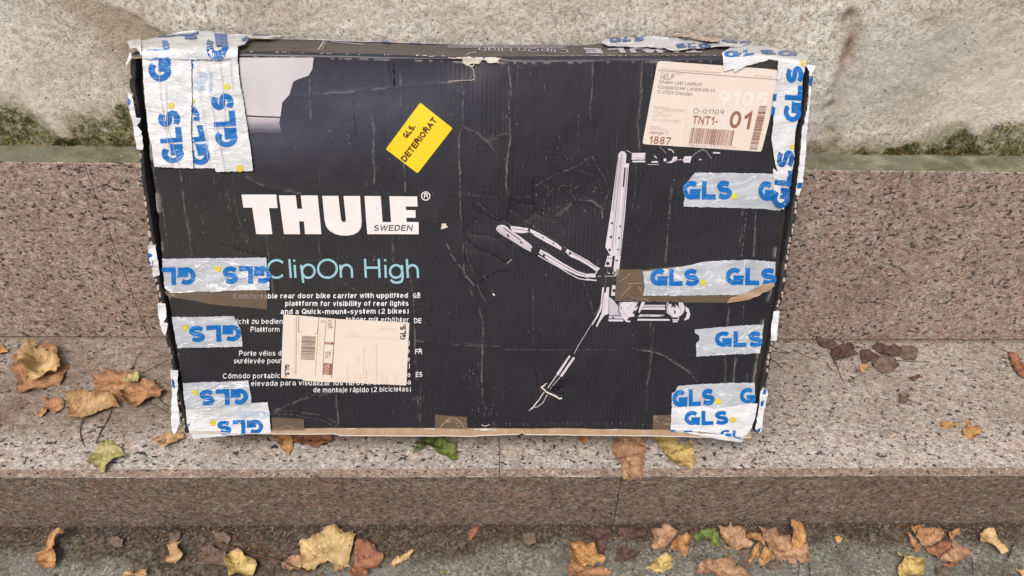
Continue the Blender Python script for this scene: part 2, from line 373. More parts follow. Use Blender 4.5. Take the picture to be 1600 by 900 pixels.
# creases and dents of the front panel: (points in the photograph, width m, height m)
CREASES = [
    ([(600, 90), (602, 160), (603, 250), (606, 300)], .004, -.0009),
    ([(582, 180), (585, 210), (583, 250), (586, 300), (588, 330)], .0025, .0009),
    ([(626, 120), (626, 165)], .003, .0006), ([(628, 240), (634, 300)], .003, .0006),
    ([(727, 120), (723, 165), (724, 195), (717, 215), (719, 290), (720, 340), (724, 380), (726, 430), (755, 500), (754, 560), (753, 640)], .003, .0013),
    ([(794, 98), (799, 140), (795, 170), (797, 215), (792, 260), (791, 290), (795, 310), (790, 340)], .003, .0016),
    ([(834, 285), (834, 318), (840, 335), (848, 338)], .004, -.0018), ([(800, 312), (810, 318), (834, 320)], .003, -.0012),
    ([(739, 328), (760, 338), (780, 345), (792, 348), (830, 360)], .004, -.0015),
    ([(724, 352), (735, 365), (770, 371), (781, 372)], .004, -.0014), ([(726, 372), (745, 388), (770, 398), (793, 412)], .004, -.0016),
    ([(815, 350), (830, 338), (842, 330), (868, 340)], .003, -.0012),
    ([(868, 340), (880, 330), (900, 312), (893, 295)], .003, .0009), ([(900, 312), (925, 315), (940, 325), (942, 340)], .003, .0009),
    ([(868, 340), (880, 350), (892, 362)], .004, -.0010),
    ([(926, 95), (925, 140), (922, 175), (925, 200)], .0025, .0007), ([(1004, 95), (1001, 150), (998, 195), (1000, 235)], .0025, .0008),
    ([(1050, 265), (1048, 300), (1040, 410)], .0022, .0006), ([(1017, 505), (1017, 560), (1012, 600)], .0022, .0005),
    ([(1160, 330), (1155, 400)], .004, .0007), ([(1182, 330), (1178, 400)], .003, .0006),
    ([(1150, 560), (1146, 598)], .004, .0007), ([(1133, 560), (1134, 598)], .003, .0006), ([(1140, 480), (1137, 505)], .004, .0006),
    ([(1000, 545), (1020, 548), (1040, 556), (1060, 568), (1078, 582), (1092, 598)], .0035, .0012),
    ([(415, 366), (430, 470)], .0025, .0006), ([(497, 370), (500, 410)], .0025, .0008), ([(613, 370), (615, 410)], .002, .0006),
    ([(645, 440), (648, 520), (651, 610), (657, 660)], .0025, .0008), ([(525, 620), (530, 668)], .0022, .0007),
    ([(484, 120), (485, 190)], .002, .0005), ([(282, 262), (300, 400)], .003, .0008),
    ([(460, 151), (560, 142), (650, 134), (735, 125), (739, 115), (733, 105)], .0018, .0007),
    ([(724, 198), (745, 208), (762, 222), (775, 240)], .0022, .0009), ([(760, 222), (780, 214), (795, 208)], .002, .0007),
    ([(430, 645), (470, 625), (520, 612)], .0022, .0006), ([(420, 638), (500, 648), (525, 660)], .0022, .0006),
    ([(650, 532), (680, 535), (760, 542)], .0022, .0007), ([(780, 545), (960, 546)], .002, -.0004), ([(345, 383), (390, 396), (425, 405)], .003, -.001),
    ([(838, 585), (845, 600)], .003, -.0008),
    ([(385, 277), (410, 290), (440, 297), (470, 302)], .004, .001), ([(470, 403), (510, 430), (530, 452)], .002, -.0006),
]
for c_ in CREASES: c_.__class__
CRUV = [([uv(*p) for p in pts], wd, h) for pts, wd, h in CREASES]
_dents = [((735, 92), .05, .03, -.007), ((745, 350), .05, .03, -.003), ((865, 320), .09, .05, -.005), ((600, 130), .10, .04, -.004), ((870, 605), .018, .012, -.004), ((640, 560), .2, .1, .003), ((1000, 560), .2, .1, .003), ((430, 190), .08, .05, -.003), ((1080, 440), .1, .03, .002)]
DUV = [(uv(*p), a, b_, h) for p, a, b_, h in _dents]
def Dn(u, v, fine=True):                   # relief of the front panel
    u = np.asarray(u, float); v = np.asarray(v, float)
    n = .004*(fbm(u*4, v*4, 41, 3)-.5)+.0042*(fbm(u*13, v*9, 42, 3)-.5)+.0012*(fbm(u*45, v*22, 44, 2)-.5)
    for (a, b_), su, sv, h in DUV: n = n+h*np.exp(-((u-a)/su)**2-((v-b_)/sv)**2)
    for pts, wd, h in CRUV:
        a = np.array(pts); lo = a.min(0)-.02; hi = a.max(0)+.02
        k = (u > lo[0]) & (u < hi[0]) & (v > lo[1]) & (v < hi[1])
        if k.any():
            uu, vv = u[k], v[k]
            dd = seg_d(uu+(fbm(uu*90, vv*90, 51, 2)-.5)*.004, vv+(fbm(uu*90, vv*90, 52, 2)-.5)*.004, pts)
            n[k] = n[k]+h*.6*np.exp(-np.abs(dd)/wd)
    if fine:                               # flutes telegraphing through the liner
        am = .00012*sstep(.35, .75, fbm(u*7, v*3, 43, 3))
        n = n+am*np.sin(u*2*math.pi/.0071+.6*np.sin(v*9))
    return n
def Wr(u, v, seed=0, a=1.0):               # wrinkles of loosely stuck film
    r1 = 1-np.abs(2*fbm(u*22+v*9+seed, v*60-u*14, 61+seed, 3)-1)
    r2 = 1-np.abs(2*fbm(u*70, v*55+seed, 71+seed, 2)-1)
    return a*(.0016*np.clip(r1-.55, 0, 1)**1.5*2+.0005*np.clip(r2-.5, 0, 1))

def cdt(poly, sp, jag=0.0, seed=0, holes=None):
    P = []; n = len(poly); rr = random.Random(seed)
    for i in range(n):
        a = np.array(poly[i]); b_ = np.array(poly[(i+1) % n]); L = np.linalg.norm(b_-a); k = max(1, int(L/sp))
        t = (b_-a)/max(L, 1e-9); nn = np.array([-t[1], t[0]])
        for j in range(k):
            q = a+(b_-a)*j/k
            if jag and j: q = q+nn*rr.uniform(-jag, jag)
            P.append(q)
    P = np.array(P); lo = P.min(0); hi = P.max(0)
    gx, gy = np.meshgrid(np.arange(lo[0]+sp/2, hi[0], sp), np.arange(lo[1]+sp/2, hi[1], sp), indexing='ij')
    gx = gx+(hsh(np.round(gx/sp), np.round(gy/sp), 3+seed)-.5)*sp*.45; gy = gy+(hsh(np.round(gx/sp), np.round(gy/sp), 8+seed)-.5)*sp*.45
    m_ = inpoly(gx, gy, [tuple(p) for p in P])
    if m_.any():
        gx, gy = gx[m_], gy[m_]
        dd = np.min(np.hypot(gx[:, None]-P[None, :, 0], gy[:, None]-P[None, :, 1]), 1)
        k = dd > sp*.45; I = np.stack([gx[k], gy[k]], 1)
    else: I = np.zeros((0, 2))
    allp = [Vector(p) for p in P]+[Vector(p) for p in I]
    r = delaunay_2d_cdt(allp, [], [list(range(len(P)))], 1, 1e-6)
    return np.array([[p.x, p.y] for p in r[0]]), [list(f) for f in r[2]]
def up_faces(V, Fc, nrm):                   # make faces look along nrm
    V = np.asarray(V); out = []
    for f in Fc:
        a, b_, c_ = V[f[0]], V[f[1]], V[f[2]]
        out.append(f if np.dot(np.cross(b_-a, c_-a), nrm) > 0 else f[::-1])
    return out

# ---- box materials
BK = Mat('black_printed_board', .42, .3)
fu = BK.attr('face', 'Vector')
sx, sy = BK.sep(fu, 0), BK.sep(fu, 1)
n1 = BK.noise(fu, 9, 4, .6)
b = BK.mix(n1, (.010, .010, .013), (.019, .019, .0235))
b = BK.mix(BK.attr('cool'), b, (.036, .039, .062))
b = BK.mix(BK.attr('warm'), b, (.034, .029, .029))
scr = BK.noise(BK.mp(fu, scale=(260, 18, 1)), 1, 3, .6)
b = BK.mix(BK.math('MULTIPLY', BK.step(scr, .60, .78), .22), b, (.12, .115, .115))
dust = BK.math('MULTIPLY', BK.step(BK.noise(fu, 330, 2), .70, .76), BK.step(BK.noise(fu, 12, 4), .42, .62))
b = BK.mix(BK.math('MULTIPLY', dust, .5), b, (.40, .38, .36))
b = BK.mix(BK.attr('wear'), b, (.48, .45, .42))
BK.color(b)
BK.rough(BK.math('ADD', .36, BK.math('MULTIPLY', n1, .3)))
wv = BK.math('SINE', BK.math('MULTIPLY', sx, 2*math.pi/.0071))
BK.bump(BK.math('MULTIPLY', wv, BK.step(BK.noise(BK.mp(fu, scale=(1, .4, 1)), 6, 3), .40, .70)), .00027, .8)
BK.bump(BK.noise(BK.mp(fu, scale=(1, .4, 1)), 60, 4, .6), .0009, .6)
BK2 = Mat('black_board', .6, .3); n1 = BK2.noise(BK2.co(), 40, 4)
BK2.color(BK2.mix(n1, (.012, .011, .012), (.035, .033, .034))); BK2.bump(n1, .002, .5)
TOPM = Mat('black_printed_lid', .38, .5); n1 = TOPM.noise(TOPM.co(), 30, 4)
TOPM.color(TOPM.mix(TOPM.step(n1, .3, .7), (.035, .031, .028), (.085, .072, .060))); TOPM.rough(TOPM.math('ADD', .3, TOPM.math('MULTIPLY', n1, .35))); TOPM.bump(TOPM.noise(TOPM.co(), 90, 4), .001, .7)
BEV = Mat('worn_fold', .4, .5); n1 = BEV.noise(BEV.mp(BEV.co(), scale=(90, 400, 400)), 1, 4, .7)
BEV.color(BEV.mix(BEV.math('MULTIPLY', BEV.step(n1, .66, .78), .6), (.02, .022, .034), (.45, .44, .45)))
KR = Mat('brown_cardboard', .85, .15); k_ = KR.co()
kn = KR.noise(k_, 60, 4, .6)
KR.color(KR.mix(kn, (.22, .14, .085), (.46, .33, .225))); KR.bump(KR.noise(k_, 200, 4), .0012, .6)
KT = Mat('torn_paper_edge', .9, .1); kn = KT.noise(KT.co(), 150, 5, .7)
KT.color(KT.mix(KT.step(kn, .35, .65), (.20, .13, .085), (.62, .55, .47))); KT.bump(kn, .002, 1)
def flat(name, c, r=.5, sp=.4, var=.12, sc_=60, bump=0.0):
    a = Mat(name, r, sp); n = a.noise(a.co(), sc_, 4, .6)
    a.color(a.mix(n, tuple(v*(1-var) for v in c), tuple(min(1, v*(1+var)) for v in c)))
    if bump: a.bump(a.noise(a.co(), 220, 3), bump, .5)
    return a
def worn(name, c, r=.45, thr=.72):         # print with small missing flecks
    a = Mat(name, r, .4); n = a.noise(a.co(), 45, 3, .6); n2 = a.noise(a.co(), 320, 3, .6)
    a.color(a.mix(a.step(n2, thr, thr+.05), a.mix(n, tuple(v*.9 for v in c), tuple(min(1, v*1.06) for v in c)), (.05, .05, .055)))
    a.bump(n, .001, .3); return a
M_white = worn('white_print', lin((222, 214, 213)), thr=.80)
M_text = flat('white_text_print', lin((214, 214, 217)))
M_teal = worn('pale_teal_print', lin((140, 184, 194)), thr=.78)
M_grey1 = flat('light_grey_print', lin((196, 191, 199))); M_grey2 = flat('mid_grey_print', lin((176, 170, 180)), sc_=200, var=.25); M_grey3 = flat('dark_grey_print', lin((92, 86, 92)))
M_ink = flat('black_ink', (.02, .019, .02)); M_label = flat('peach_label_paper', lin((209, 197, 188)), .55, .3, .035, 15, .0004); M_label2 = flat('cream_label_paper', lin((211, 199, 187)), .5, .3, .035, 15, .0004)
M_brownink = flat('brown_ink', lin((135, 88, 72)), var=.2, sc_=400); M_greyink = flat('grey_brown_ink', lin((122, 100, 92)), var=.25, sc_=500); M_faint = flat('faint_ink', lin((196, 176, 166))); M_faint2 = flat('faded_mark_and_highlight', lin((218, 207, 198)))
M_yellow = flat('yellow_sticker_paper', lin((232, 192, 20)), .45, .4, .04, 20); M_brink = flat('dark_brown_ink', lin((66, 34, 2)))
def film(name, thin, thick, amt, blue=None, bump=.0022, rough=.27):   # opaque packing film: milky where folded or lifted
    a = Mat(name, rough-.05, .55); f = a.attr('face', 'Vector')
    wv = a.noise(f, 5, 2, out='Color')
    q = a.node('VectorMath', operation='MULTIPLY_ADD'); a.put(q.inputs[0], wv); q.inputs[1].default_value = (.10, .10, 0); a.put(q.inputs[2], f)
    n = a.noise(a.mp(q.outputs[0], rot=(0, 0, .35), scale=(.45, 1.5, 1)), 26, 3, .55)
    rd = a.math('ABSOLUTE', a.math('SUBTRACT', n, .5))
    line = a.step(rd, .016, .001)
    line = a.math('MULTIPLY', line, a.step(a.noise(f, 11, 2), .36, .5))
    n2 = a.noise(a.mp(q.outputs[0], rot=(0, 0, -.9), scale=(.5, 1.3, 1)), 34, 2, .5)
    l2 = a.step(a.math('ABSOLUTE', a.math('SUBTRACT', n2, .5)), .010, .001)
    l2 = a.math('MULTIPLY', l2, a.step(a.noise(f, 14, 2), .44, .56))
    patchy = a.step(a.noise(f, 8, 4, .6), .5-amt*.3, .62-amt*.3)
    col = a.mix(a.math('MULTIPLY', patchy, amt), thin, thick); lowf = a.noise(a.mp(f, scale=(.6, 1.6, 1), rot=(0, 0, .2), loc=(2, 5, 0)), 16, 3, .6); col = a.mix(a.math('MULTIPLY', a.step(lowf, .5, .7), .55), col, tuple(v*.78 for v in thin))
    col = a.mix(a.math('MULTIPLY', a.step(a.noise(f, 120, 3, .6), .55, .75), .25), col, tuple(v*.75 for v in thin))
    if blue: col = blue; 
    ln = a.math('MAXIMUM', line, l2)
    col = a.mix(a.math('MULTIPLY', ln, .75 if not blue else .45), col, (.74, .76, .80) if not blue else (.10, .30, .62))
    a.color(col)
    a.bump(n, bump*2.0, .9); a.bump(n2, bump*.9, .7); a.bump(a.noise(f, 60, 2, .5), bump*.45, .6); a.bump(ln, .0008, .6)
    return a
T_thin = film('thin_tape_film', (.34, .37, .41), (.48, .51, .56), .6)
T_thick = film('milky_tape_film', (.52, .54, .575), (.68, .69, .715), .8)
T_mid = film('double_tape_film', (.42, .445, .48), (.66, .68, .70), .7)
blue = lin((0, 108, 190))
T_blue = film('blue_tape_print', blue, blue, .5, blue=(0.001, .125, .42), bump=.0014)
T_blue2 = film('blue_tape_print_dark', blue, blue, .5, blue=(0.001, .09, .33), bump=.0014)
T_dot = film('yellow_tape_print', blue, blue, .5, blue=(.60, .50, .04), bump=.0008)
T_ghost = film('faint_blue_print', blue, blue, .5, blue=(.42, .48, .60), bump=.0012)
PT = Mat('brown_clear_tape', .22, .5); f = PT.attr('face', 'Vector')
n1 = PT.noise(PT.mp(f, rot=(0, 0, -.25), scale=(.35, 1.6, 1)), 30, 4, .6)
ln = PT.math('MULTIPLY', PT.step(PT.math('ABSOLUTE', PT.math('SUBTRACT', n1, .5)), .012, .001), PT.step(PT.noise(PT.mp(f, loc=(3, 1, 0)), 22, 2), .52, .6))
PT.color(PT.mix(PT.math('MULTIPLY', ln, .7), PT.mix(n1, (.16, .115, .078), (.22, .16, .11)), (.42, .34, .26)))
PT.alpha(PT.math('ADD', .6, PT.math('MULTIPLY', ln, .35))); PT.bump(n1, .001, .5)
PT2 = Mat('opaque_brown_tape', .3, .5); n1 = PT2.noise(PT2.mp(PT2.attr('face', 'Vector'), rot=(0, 0, .5), scale=(.4, 2, 1)), 40, 4, .6)
PT2.color(PT2.mix(n1, (.22, .13, .08), (.50, .36, .25))); PT2.bump(n1, .003, .9)
SC = Mat('scuffed_ink', .8, .15); n1 = SC.noise(SC.co(), 260, 3, .6)
SC.color((.36, .34, .33)); SC.alpha(SC.math('MULTIPLY', SC.step(n1, .40, .68), .6))
SC2 = Mat('pale_torn_fibre', .9, .1); SC2.color(SC2.mix(SC2.noise(SC2.co(), 200, 3), (.45, .40, .34), (.72, .68, .62)))
DKC = Mat('painted_shadow', .8, .1); DKC.color((.006, .006, .007)); DKC.alpha(DKC.math('MULTIPLY', DKC.step(DKC.noise(DKC.co(), 160, 3), .36, .58), .65))  # near-black colour that paints shade into creases and the torn hole

# ---- structure of the box
box = thing('cardboard_box', 'large battered black carton with blue and white parcel tape leaning against the granite riser', 'cardboard box', BO)
E_L = np.array([(88, 222), (100, 224), (130, 226), (200, 231), (260, 238), (300, 243), (350, 249), (400, 254), (440, 259), (480, 266), (560, 278), (600, 285), (640, 292), (672, 300)], float)
E_R = np.array([(92, 1257), (104, 1257), (123, 1251), (160, 1249), (180, 1246), (207, 1239), (250, 1235), (290, 1230), (327, 1220), (360, 1216), (408, 1211), (447, 1208), (477, 1199.5), (506, 1193), (552, 1186), (597, 1179), (629, 1181), (665, 1173), (672, 1172)], float)
def edge(tab, v0, v1):
    a = np.array([uv(x, y) for y, x in tab]); o_ = np.argsort(a[:, 1]); a = a[o_]
    return lambda v: np.interp(v, a[:, 1], a[:, 0])
eL, eR = edge(E_L, 0, 1), edge(E_R, 0, 1)
TOPL = [(205, 88), (300, 86), (385, 87), (460, 88.5), (520, 90), (600, 92), (650, 93.5), (700, 94.5), (740, 98), (790, 97), (860, 97), (930, 96.5), (1000, 95.5), (1060, 95), (1130, 94), (1200, 95), (1260, 101)]
TOPU = [(205, 82), (300, 79), (385, 79.5), (460, 80.5), (520, 82.5), (600, 84.5), (650, 87), (700, 88.5), (740, 89), (790, 88), (860, 88), (930, 87), (1000, 86), (1060, 86), (1130, 86), (1200, 88), (1262, 97)]
BACK = [(205, 72), (235, 67), (270, 58), (300, 54), (330, 55.5), (360, 58), (385, 60), (420, 61), (460, 62), (520, 63.5), (600, 66), (650, 68), (700, 69), (740, 70.5), (800, 70), (860, 70), (900, 71), (930, 69), (950, 65), (1000, 63), (1050, 61), (1100, 63), (1150, 68), (1200, 75), (1240, 84), (1262, 91)]
BOTL = [(290, 672), (480, 669), (700, 668.5), (900, 669), (1050, 671), (1180, 672)]
def curve(pts, n):
    a = np.array([uv(x, y, n) for x, y in pts]); return lambda u: np.interp(u, a[:, 0], a[:, 1])
NB = -.17
cT, cU, cB, cBot = curve(TOPL, 0), curve(TOPU, -.006), curve(BACK, NB), curve(BOTL, 0)
# front panel
ns, nvv = 530, 330
s_ = np.linspace(0, 1, ns)[:, None]; t_ = np.linspace(0, 1, nvv)[None]
vg = t_*BH*np.ones_like(s_)
u0 = eL(vg)+(eR(vg)-eL(vg))*s_
vg = cBot(u0)+(cT(u0)-cBot(u0))*t_
u0 = eL(vg)+(eR(vg)-eL(vg))*s_
u0 = u0+(fbm(vg*70, vg*0, 5, 3)-.5)*.004*((s_ < .002)*1.-(s_ > .998)*1.)
n0 = Dn(u0, vg)
def blob(px, py, su, sv): a, b_ = uv(px, py); return np.exp(-((u0-a)/su)**2-((vg-b_)/sv)**2)
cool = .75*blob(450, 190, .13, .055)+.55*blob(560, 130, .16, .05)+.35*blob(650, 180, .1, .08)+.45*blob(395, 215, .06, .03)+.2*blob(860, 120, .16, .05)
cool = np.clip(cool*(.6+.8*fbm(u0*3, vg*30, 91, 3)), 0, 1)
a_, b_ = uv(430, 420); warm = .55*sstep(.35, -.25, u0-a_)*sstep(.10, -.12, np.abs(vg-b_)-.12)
wear = np.zeros_like(u0)
for pts, wd, h in CRUV:
    a = np.array(pts); lo = a.min(0)-.01; hi = a.max(0)+.01
    k = (u0 > lo[0]) & (u0 < hi[0]) & (vg > lo[1]) & (vg < hi[1])
    if h > 0 and k.any():
        uu, vv = u0[k], vg[k]
        dd = seg_d(uu+(fbm(uu*90, vv*90, 51, 2)-.5)*.004, vv+(fbm(uu*90, vv*90, 52, 2)-.5)*.004, pts)
        wear[k] = np.maximum(wear[k], np.clip(h/.0018, 0, .2)*np.exp(-(dd/.0009)**2)*sstep(.35, .6, fbm(uu*60, vv*60, 93, 3)))
wear = np.maximum(wear, .5*np.exp(-((vg-cT(u0))/.002)**2)*sstep(.55, .7, fbm(u0*130, vg*0, 94, 3)))
wear = np.maximum(wear, .35*np.exp(-((u0-eL(vg))/.006)**2)*sstep(.5, .65, fbm(u0*30, vg*40, 95, 3)))
wear = np.maximum(wear, .35*np.exp(-((u0-eR(vg))/.004)**2)*sstep(.45, .6, fbm(u0*30, vg*60, 96, 3)))
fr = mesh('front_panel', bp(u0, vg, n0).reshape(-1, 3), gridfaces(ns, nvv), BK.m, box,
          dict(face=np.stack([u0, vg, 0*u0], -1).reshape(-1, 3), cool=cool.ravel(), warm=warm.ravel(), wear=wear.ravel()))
# fold strip along the top and the lid
us = np.linspace(uv(206, 88)[0], uv(1261, 100)[0], 420); k = 5
V = []
for i in range(k+1):
    t = i/k; V.append(bp(us, cT(us)+(cU(us)-cT(us))*t, Dn(us, cT(us), False)*(1-t)-.0065*t**1.6+.0008*math.sin(math.pi*t)))
V = np.stack(V, 1)
mesh('fold_strip', V.reshape(-1, 3), gridfaces(len(us), k+1), BEV.m, box)
def top_pt(u, s):                          # lid surface: s = 0 at the front fold, 1 at the back edge
    u = np.asarray(u, float); s = np.asarray(s, float)
    n_ = -.0065+(NB+.0065)*s
    v_ = cU(u)+(cB(u)-cU(u))*s-.0022*np.sin(np.pi*s)*(1-s)+(fbm(u*9, s*2, 33, 3)-.5)*.004*s*(1-s)*4
    return bp(u, v_, n_)
sg = np.linspace(0, 1, 30)
UU, SS = np.meshgrid(us, sg, indexing='ij')
mesh('lid', top_pt(UU, SS).reshape(-1, 3), gridfaces(len(us), 30), TOPM.m, box)
# inner tray and outer walls
def hexa(name, u0_, u1_, v0_, v1_, n0_, n1_, mat, par=box, sub=1):
    V = [bp(a, b_, c_) for a in (u0_, u1_) for b_ in (v0_, v1_) for c_ in (n0_, n1_)]
    return mesh(name, V, [[0, 1, 3, 2], [4, 6, 7, 5], [0, 4, 5, 1], [2, 3, 7, 6], [0, 2, 6, 4], [1, 5, 7, 3]], mat, par, smooth=False)
uL, uR = -BW/2, BW/2
vt = float(cB(np.array([0.]))[0])
hexa('inner_tray', uL+.008, uR-.008, .006, BH-.03, -.012, NB-.02, BK2.m)
hexa('back_panel', uL+.001, uR-.001, .0, BH-.012, NB-.021, -BT, BK2.m)
OL = [(203, 90), (203, 130), (213, 200), (217.5, 230), (220, 260), (223, 300), (229, 350), (234.4, 400), (242, 437), (247, 465), (250, 480), (256, 512), (266, 560), (272, 600), (279, 640), (290, 676)]
IL = [(212, 92), (213, 130), (222, 200), (225, 230), (227, 260), (230, 300), (238, 350), (245.6, 400), (251, 437), (255.6, 458), (259, 480), (265, 512), (272, 560), (280, 600), (288, 640), (298, 676)]
OR = [(1271, 101), (1267, 150), (1261, 200), (1257, 250), (1250, 300), (1241, 350), (1233.5, 400), (1227, 440), (1217, 485), (1211, 530), (1204, 555), (1200, 584), (1192, 625), (1186, 676)]
IR = [(1261, 104), (1259, 150), (1251, 200), (1247, 250), (1241, 300), (1232, 350), (1225, 400), (1218, 440), (1209, 485), (1203, 530), (1196, 555), (1191, 584), (1184, 625), (1178, 674)]
def side_wall(name, outer, inner):
    a = np.array([uv(*p) for p in outer]); b_ = np.array([uv(*p) for p in inner])
    vs = np.linspace(max(a[:, 1].min(), b_[:, 1].min()), min(a[:, 1].max(), b_[:, 1].max()), 260)
    ao, bo = np.argsort(a[:, 1]), np.argsort(b_[:, 1])
    wob = (fbm(vs*38, vs*0, 12, 4)-.5)*.0045
    uo = np.interp(vs, a[ao, 1], a[ao, 0])+wob; ui = np.interp(vs, b_[bo, 1], b_[bo, 0])+wob*.8
    nf = (fbm(vs*30, vs*0+4, 13, 3)-.5)*.006
    dirn = np.sign(uo.mean())
    th_ = np.maximum(np.abs(uo-ui), .006)
    ub = uL if dirn < 0 else uR
    prof = [(uo, nf-.001), (uo-dirn*.0015, nf), (uo-dirn*(th_-.0015), nf+.0006), (uo-dirn*th_, nf-.001), (ub*np.ones_like(uo)-dirn*.008, vs*0-BT+.02), (ub*np.ones_like(uo), vs*0-BT+.02)]
    V = np.stack([bp(u_, vs, n_) for u_, n_ in prof], 1)
    N, K = V.shape[:2]; Fc = [[i*K+j, i*K+(j+1) % K, (i+1)*K+(j+1) % K, (i+1)*K+j] for i in range(N-1) for j in range(K)]
    o = mesh(name, V.reshape(-1, 3), Fc, BK2.m, box)
    # raw corrugated edge: paper liner bumps showing along the cut
    bv = []; bf = []; rr = random.Random(5+int(dirn)); v_ = vs[0]+.01
    while v_ < vs[-1]-.02:
        L = rr.uniform(.006, .0125)
        if rr.random() < .8:
            uo_ = float(np.interp(v_, vs, uo)); tt = float(np.interp(v_, vs, th_)); nn = float(np.interp(v_, vs, nf))
            wd = tt*rr.uniform(.3, .55); sft = rr.uniform(.05, .5)*(tt-wd)
            c0 = uo_-dirn*(sft+wd/2); b0 = len(bv)
            for i in range(8):
                an = i/8*2*math.pi; ca, sa = math.cos(an), math.sin(an)
                ca = math.copysign(abs(ca)**.6, ca); sa = math.copysign(abs(sa)**.6, sa)
                bv.append(bp(c0+ca*wd/2*rr.uniform(.8, 1.2), v_+L/2+sa*L/2, nn+.0005)); 
            for i in range(8):
                an = i/8*2*math.pi; bv.append(bp(c0+math.cos(an)*wd/2*.7, v_+L/2+math.sin(an)*L/2*.8, nn+.0022+rr.uniform(0, .001)))
            for i in range(8): bf.append([b0+i, b0+(i+1) % 8, b0+8+(i+1) % 8, b0+8+i])
            bf.append([b0+8+i for i in range(8)])
        v_ += L+rr.uniform(.0005, .006)
    q = mesh('corrugated_edge', bv, bf, KT.m, o, smooth=False, kind='stuff')
    return o
side_wall('side_wall', OL, IL); side_wall('side_wall', OR, IR)
# bottom flap: the brown inner face of the board hangs forward under the front panel
BT1 = [(296, 675), (360, 676), (440, 677), (478, 677.5), (524, 677), (530, 679.5), (600, 680), (740, 680.5), (812, 677.5), (816, 673), (819, 678), (850, 678.5), (1000, 680), (1060, 681), (1100, 682), (1172, 683)]
bl = curve(BT1, .004)
uu = np.linspace(uv(300, 675)[0], uv(1172, 680)[0], 300)
lo_ = bl(uu)+(fbm(uu*60, uu*0, 8, 3)-.5)*.0012
V = np.stack([bp(uu, cBot(uu)+.004, uu*0-.0015), bp(uu, cBot(uu)-.0005, uu*0-.001), bp(uu, (cBot(uu)+lo_)/2, uu*0+.0015), bp(uu, lo_, uu*0+.004), bp(uu, lo_-.0026, uu*0+.0036), bp(uu, lo_-.003, uu*0+.0006), bp(uu, cBot(uu)*0-.001, uu*0-.02), bp(uu, uu*0, uu*0-BT)], 1)
mesh('bottom_flap', V.reshape(-1, 3), gridfaces(300, 8)[:, ::-1], KR.m, box)
V2 = np.stack([bp(uu, lo_+.0002, uu*0+.0045), bp(uu, lo_-.0008+(fbm(uu*300, uu*0, 9, 2)-.5)*.0012, uu*0+.0048), bp(uu, lo_-.0022+(fbm(uu*200, uu*0, 19, 2)-.5)*.001, uu*0+.0044), bp(uu, lo_-.0026, uu*0+.003)], 1)
mesh('torn_liner_edge', V2.reshape(-1, 3), gridfaces(300, 4)[:, ::-1], SC2.m, box)

# ---- flat things stuck or printed on the front
def uvv(px, py, n=0.0):
    px = np.asarray(px, float); py = np.asarray(py, float)
    D = CF[None]+((px-800)/F)[:, None]*CR+((py-450)/F)[:, None]*CD
    t = (BN@BO+n-BN@CAM)/(D@BN); P = CAM+t[:, None]*D-BO
    return P@BU, P@BV
_tl, _tu, _bk_ = np.array(TOPL), np.array(TOPU), np.array(BACK)
def place(px, py, off=0.0, wr=None, lift=None):   # spots of the photographed carton -> points on front, fold or lid
    px = np.asarray(px, float); py = np.asarray(py, float)
    yl, yu, yb = np.interp(px, _tl[:, 0], _tl[:, 1]), np.interp(px, _tu[:, 0], _tu[:, 1]), np.interp(px, _bk_[:, 0], _bk_[:, 1])
    u, v = uvv(px, py); off = off*np.ones_like(u)
    if wr is not None: off = off+Wr(u, v, wr[0], wr[1])
    if lift is not None: off = off+lift(u, v)
    V = bp(u, v, Dn(u, v)+off); face = np.stack([u, v, 0*u], -1)
    t = np.clip((yl-py)/(yl-yu), 0, 1); k = (py < yl)
    if k.any():
        nf = Dn(u, cT(u), False)*(1-t)-.0065*t**1.6+.0008*np.sin(np.pi*t)
        q = bp(u, cT(u)+(cU(u)-cT(u))*t+off*.7, nf+off*.8+.0004); V[k] = q[k]
    s = np.clip((yu-py)/(yu-yb), 0, 1.02); k = (py < yu)
    if k.any():
        n_ = -.0065+(NB+.0065)*s; u2, v2 = uvv(px, py, n_)
        q = top_pt(u2, s)+(off[:, None]+.0004)*(BV*.95+BN*.35); V[k] = q[k]
        face[k] = np.stack([u2, BH-n_, 0*u2], -1)[k]
    return V, face
def patch(name, poly, mat, parent, off=.0004, sp=4.5, jag=0.0, wr=None, seed=1, lift=None, kind=None):
    P, Fc = cdt(poly, sp, jag, seed)
    V, fa = place(P[:, 0], P[:, 1], off, wr, lift)
    return mesh(name, V, up_faces(V, Fc, BN+.3*BV), mat.m, parent, dict(face=fa), kind=kind)
# stroke letters -----------------------------------------------------------
def arc(cx, cy, rx, ry, a0, a1, n=None):
    n = n or max(4, int(abs(a1-a0)/16))
    return [(cx+rx*math.cos(math.radians(a0+(a1-a0)*i/n)), cy+ry*math.sin(math.radians(a0+(a1-a0)*i/n))) for i in range(n+1)]
X_ = .74
GL = {}
def G(ch, wdt, *st): GL[ch] = (wdt, st)
G('A', .78, [(0, 0), (.5, 1), (1, 0)], [(.17, .33), (.83, .33)]); G('B', .68, [(0, 0), (0, 1), (.6, 1)]+arc(.6, .76, .36, .24, 90, -90)+[(0, .52)], [(.62, .52)]+arc(.62, .26, .38, .26, 90, -90)+[(0, 0)])
G('C', .76, arc(.5, .5, .5, .5, 42, 318)); G('D', .74, [(0, 0), (0, 1), (.45, 1)]+arc(.5, .5, .5, .5, 85, -85)+[(.45, 0), (0, 0)])
G('E', .6, [(1, 1), (0, 1), (0, 0), (1, 0)], [(0, .52), (.92, .52)]); G('F', .58, [(1, 1), (0, 1), (0, 0)], [(0, .5), (.88, .5)])
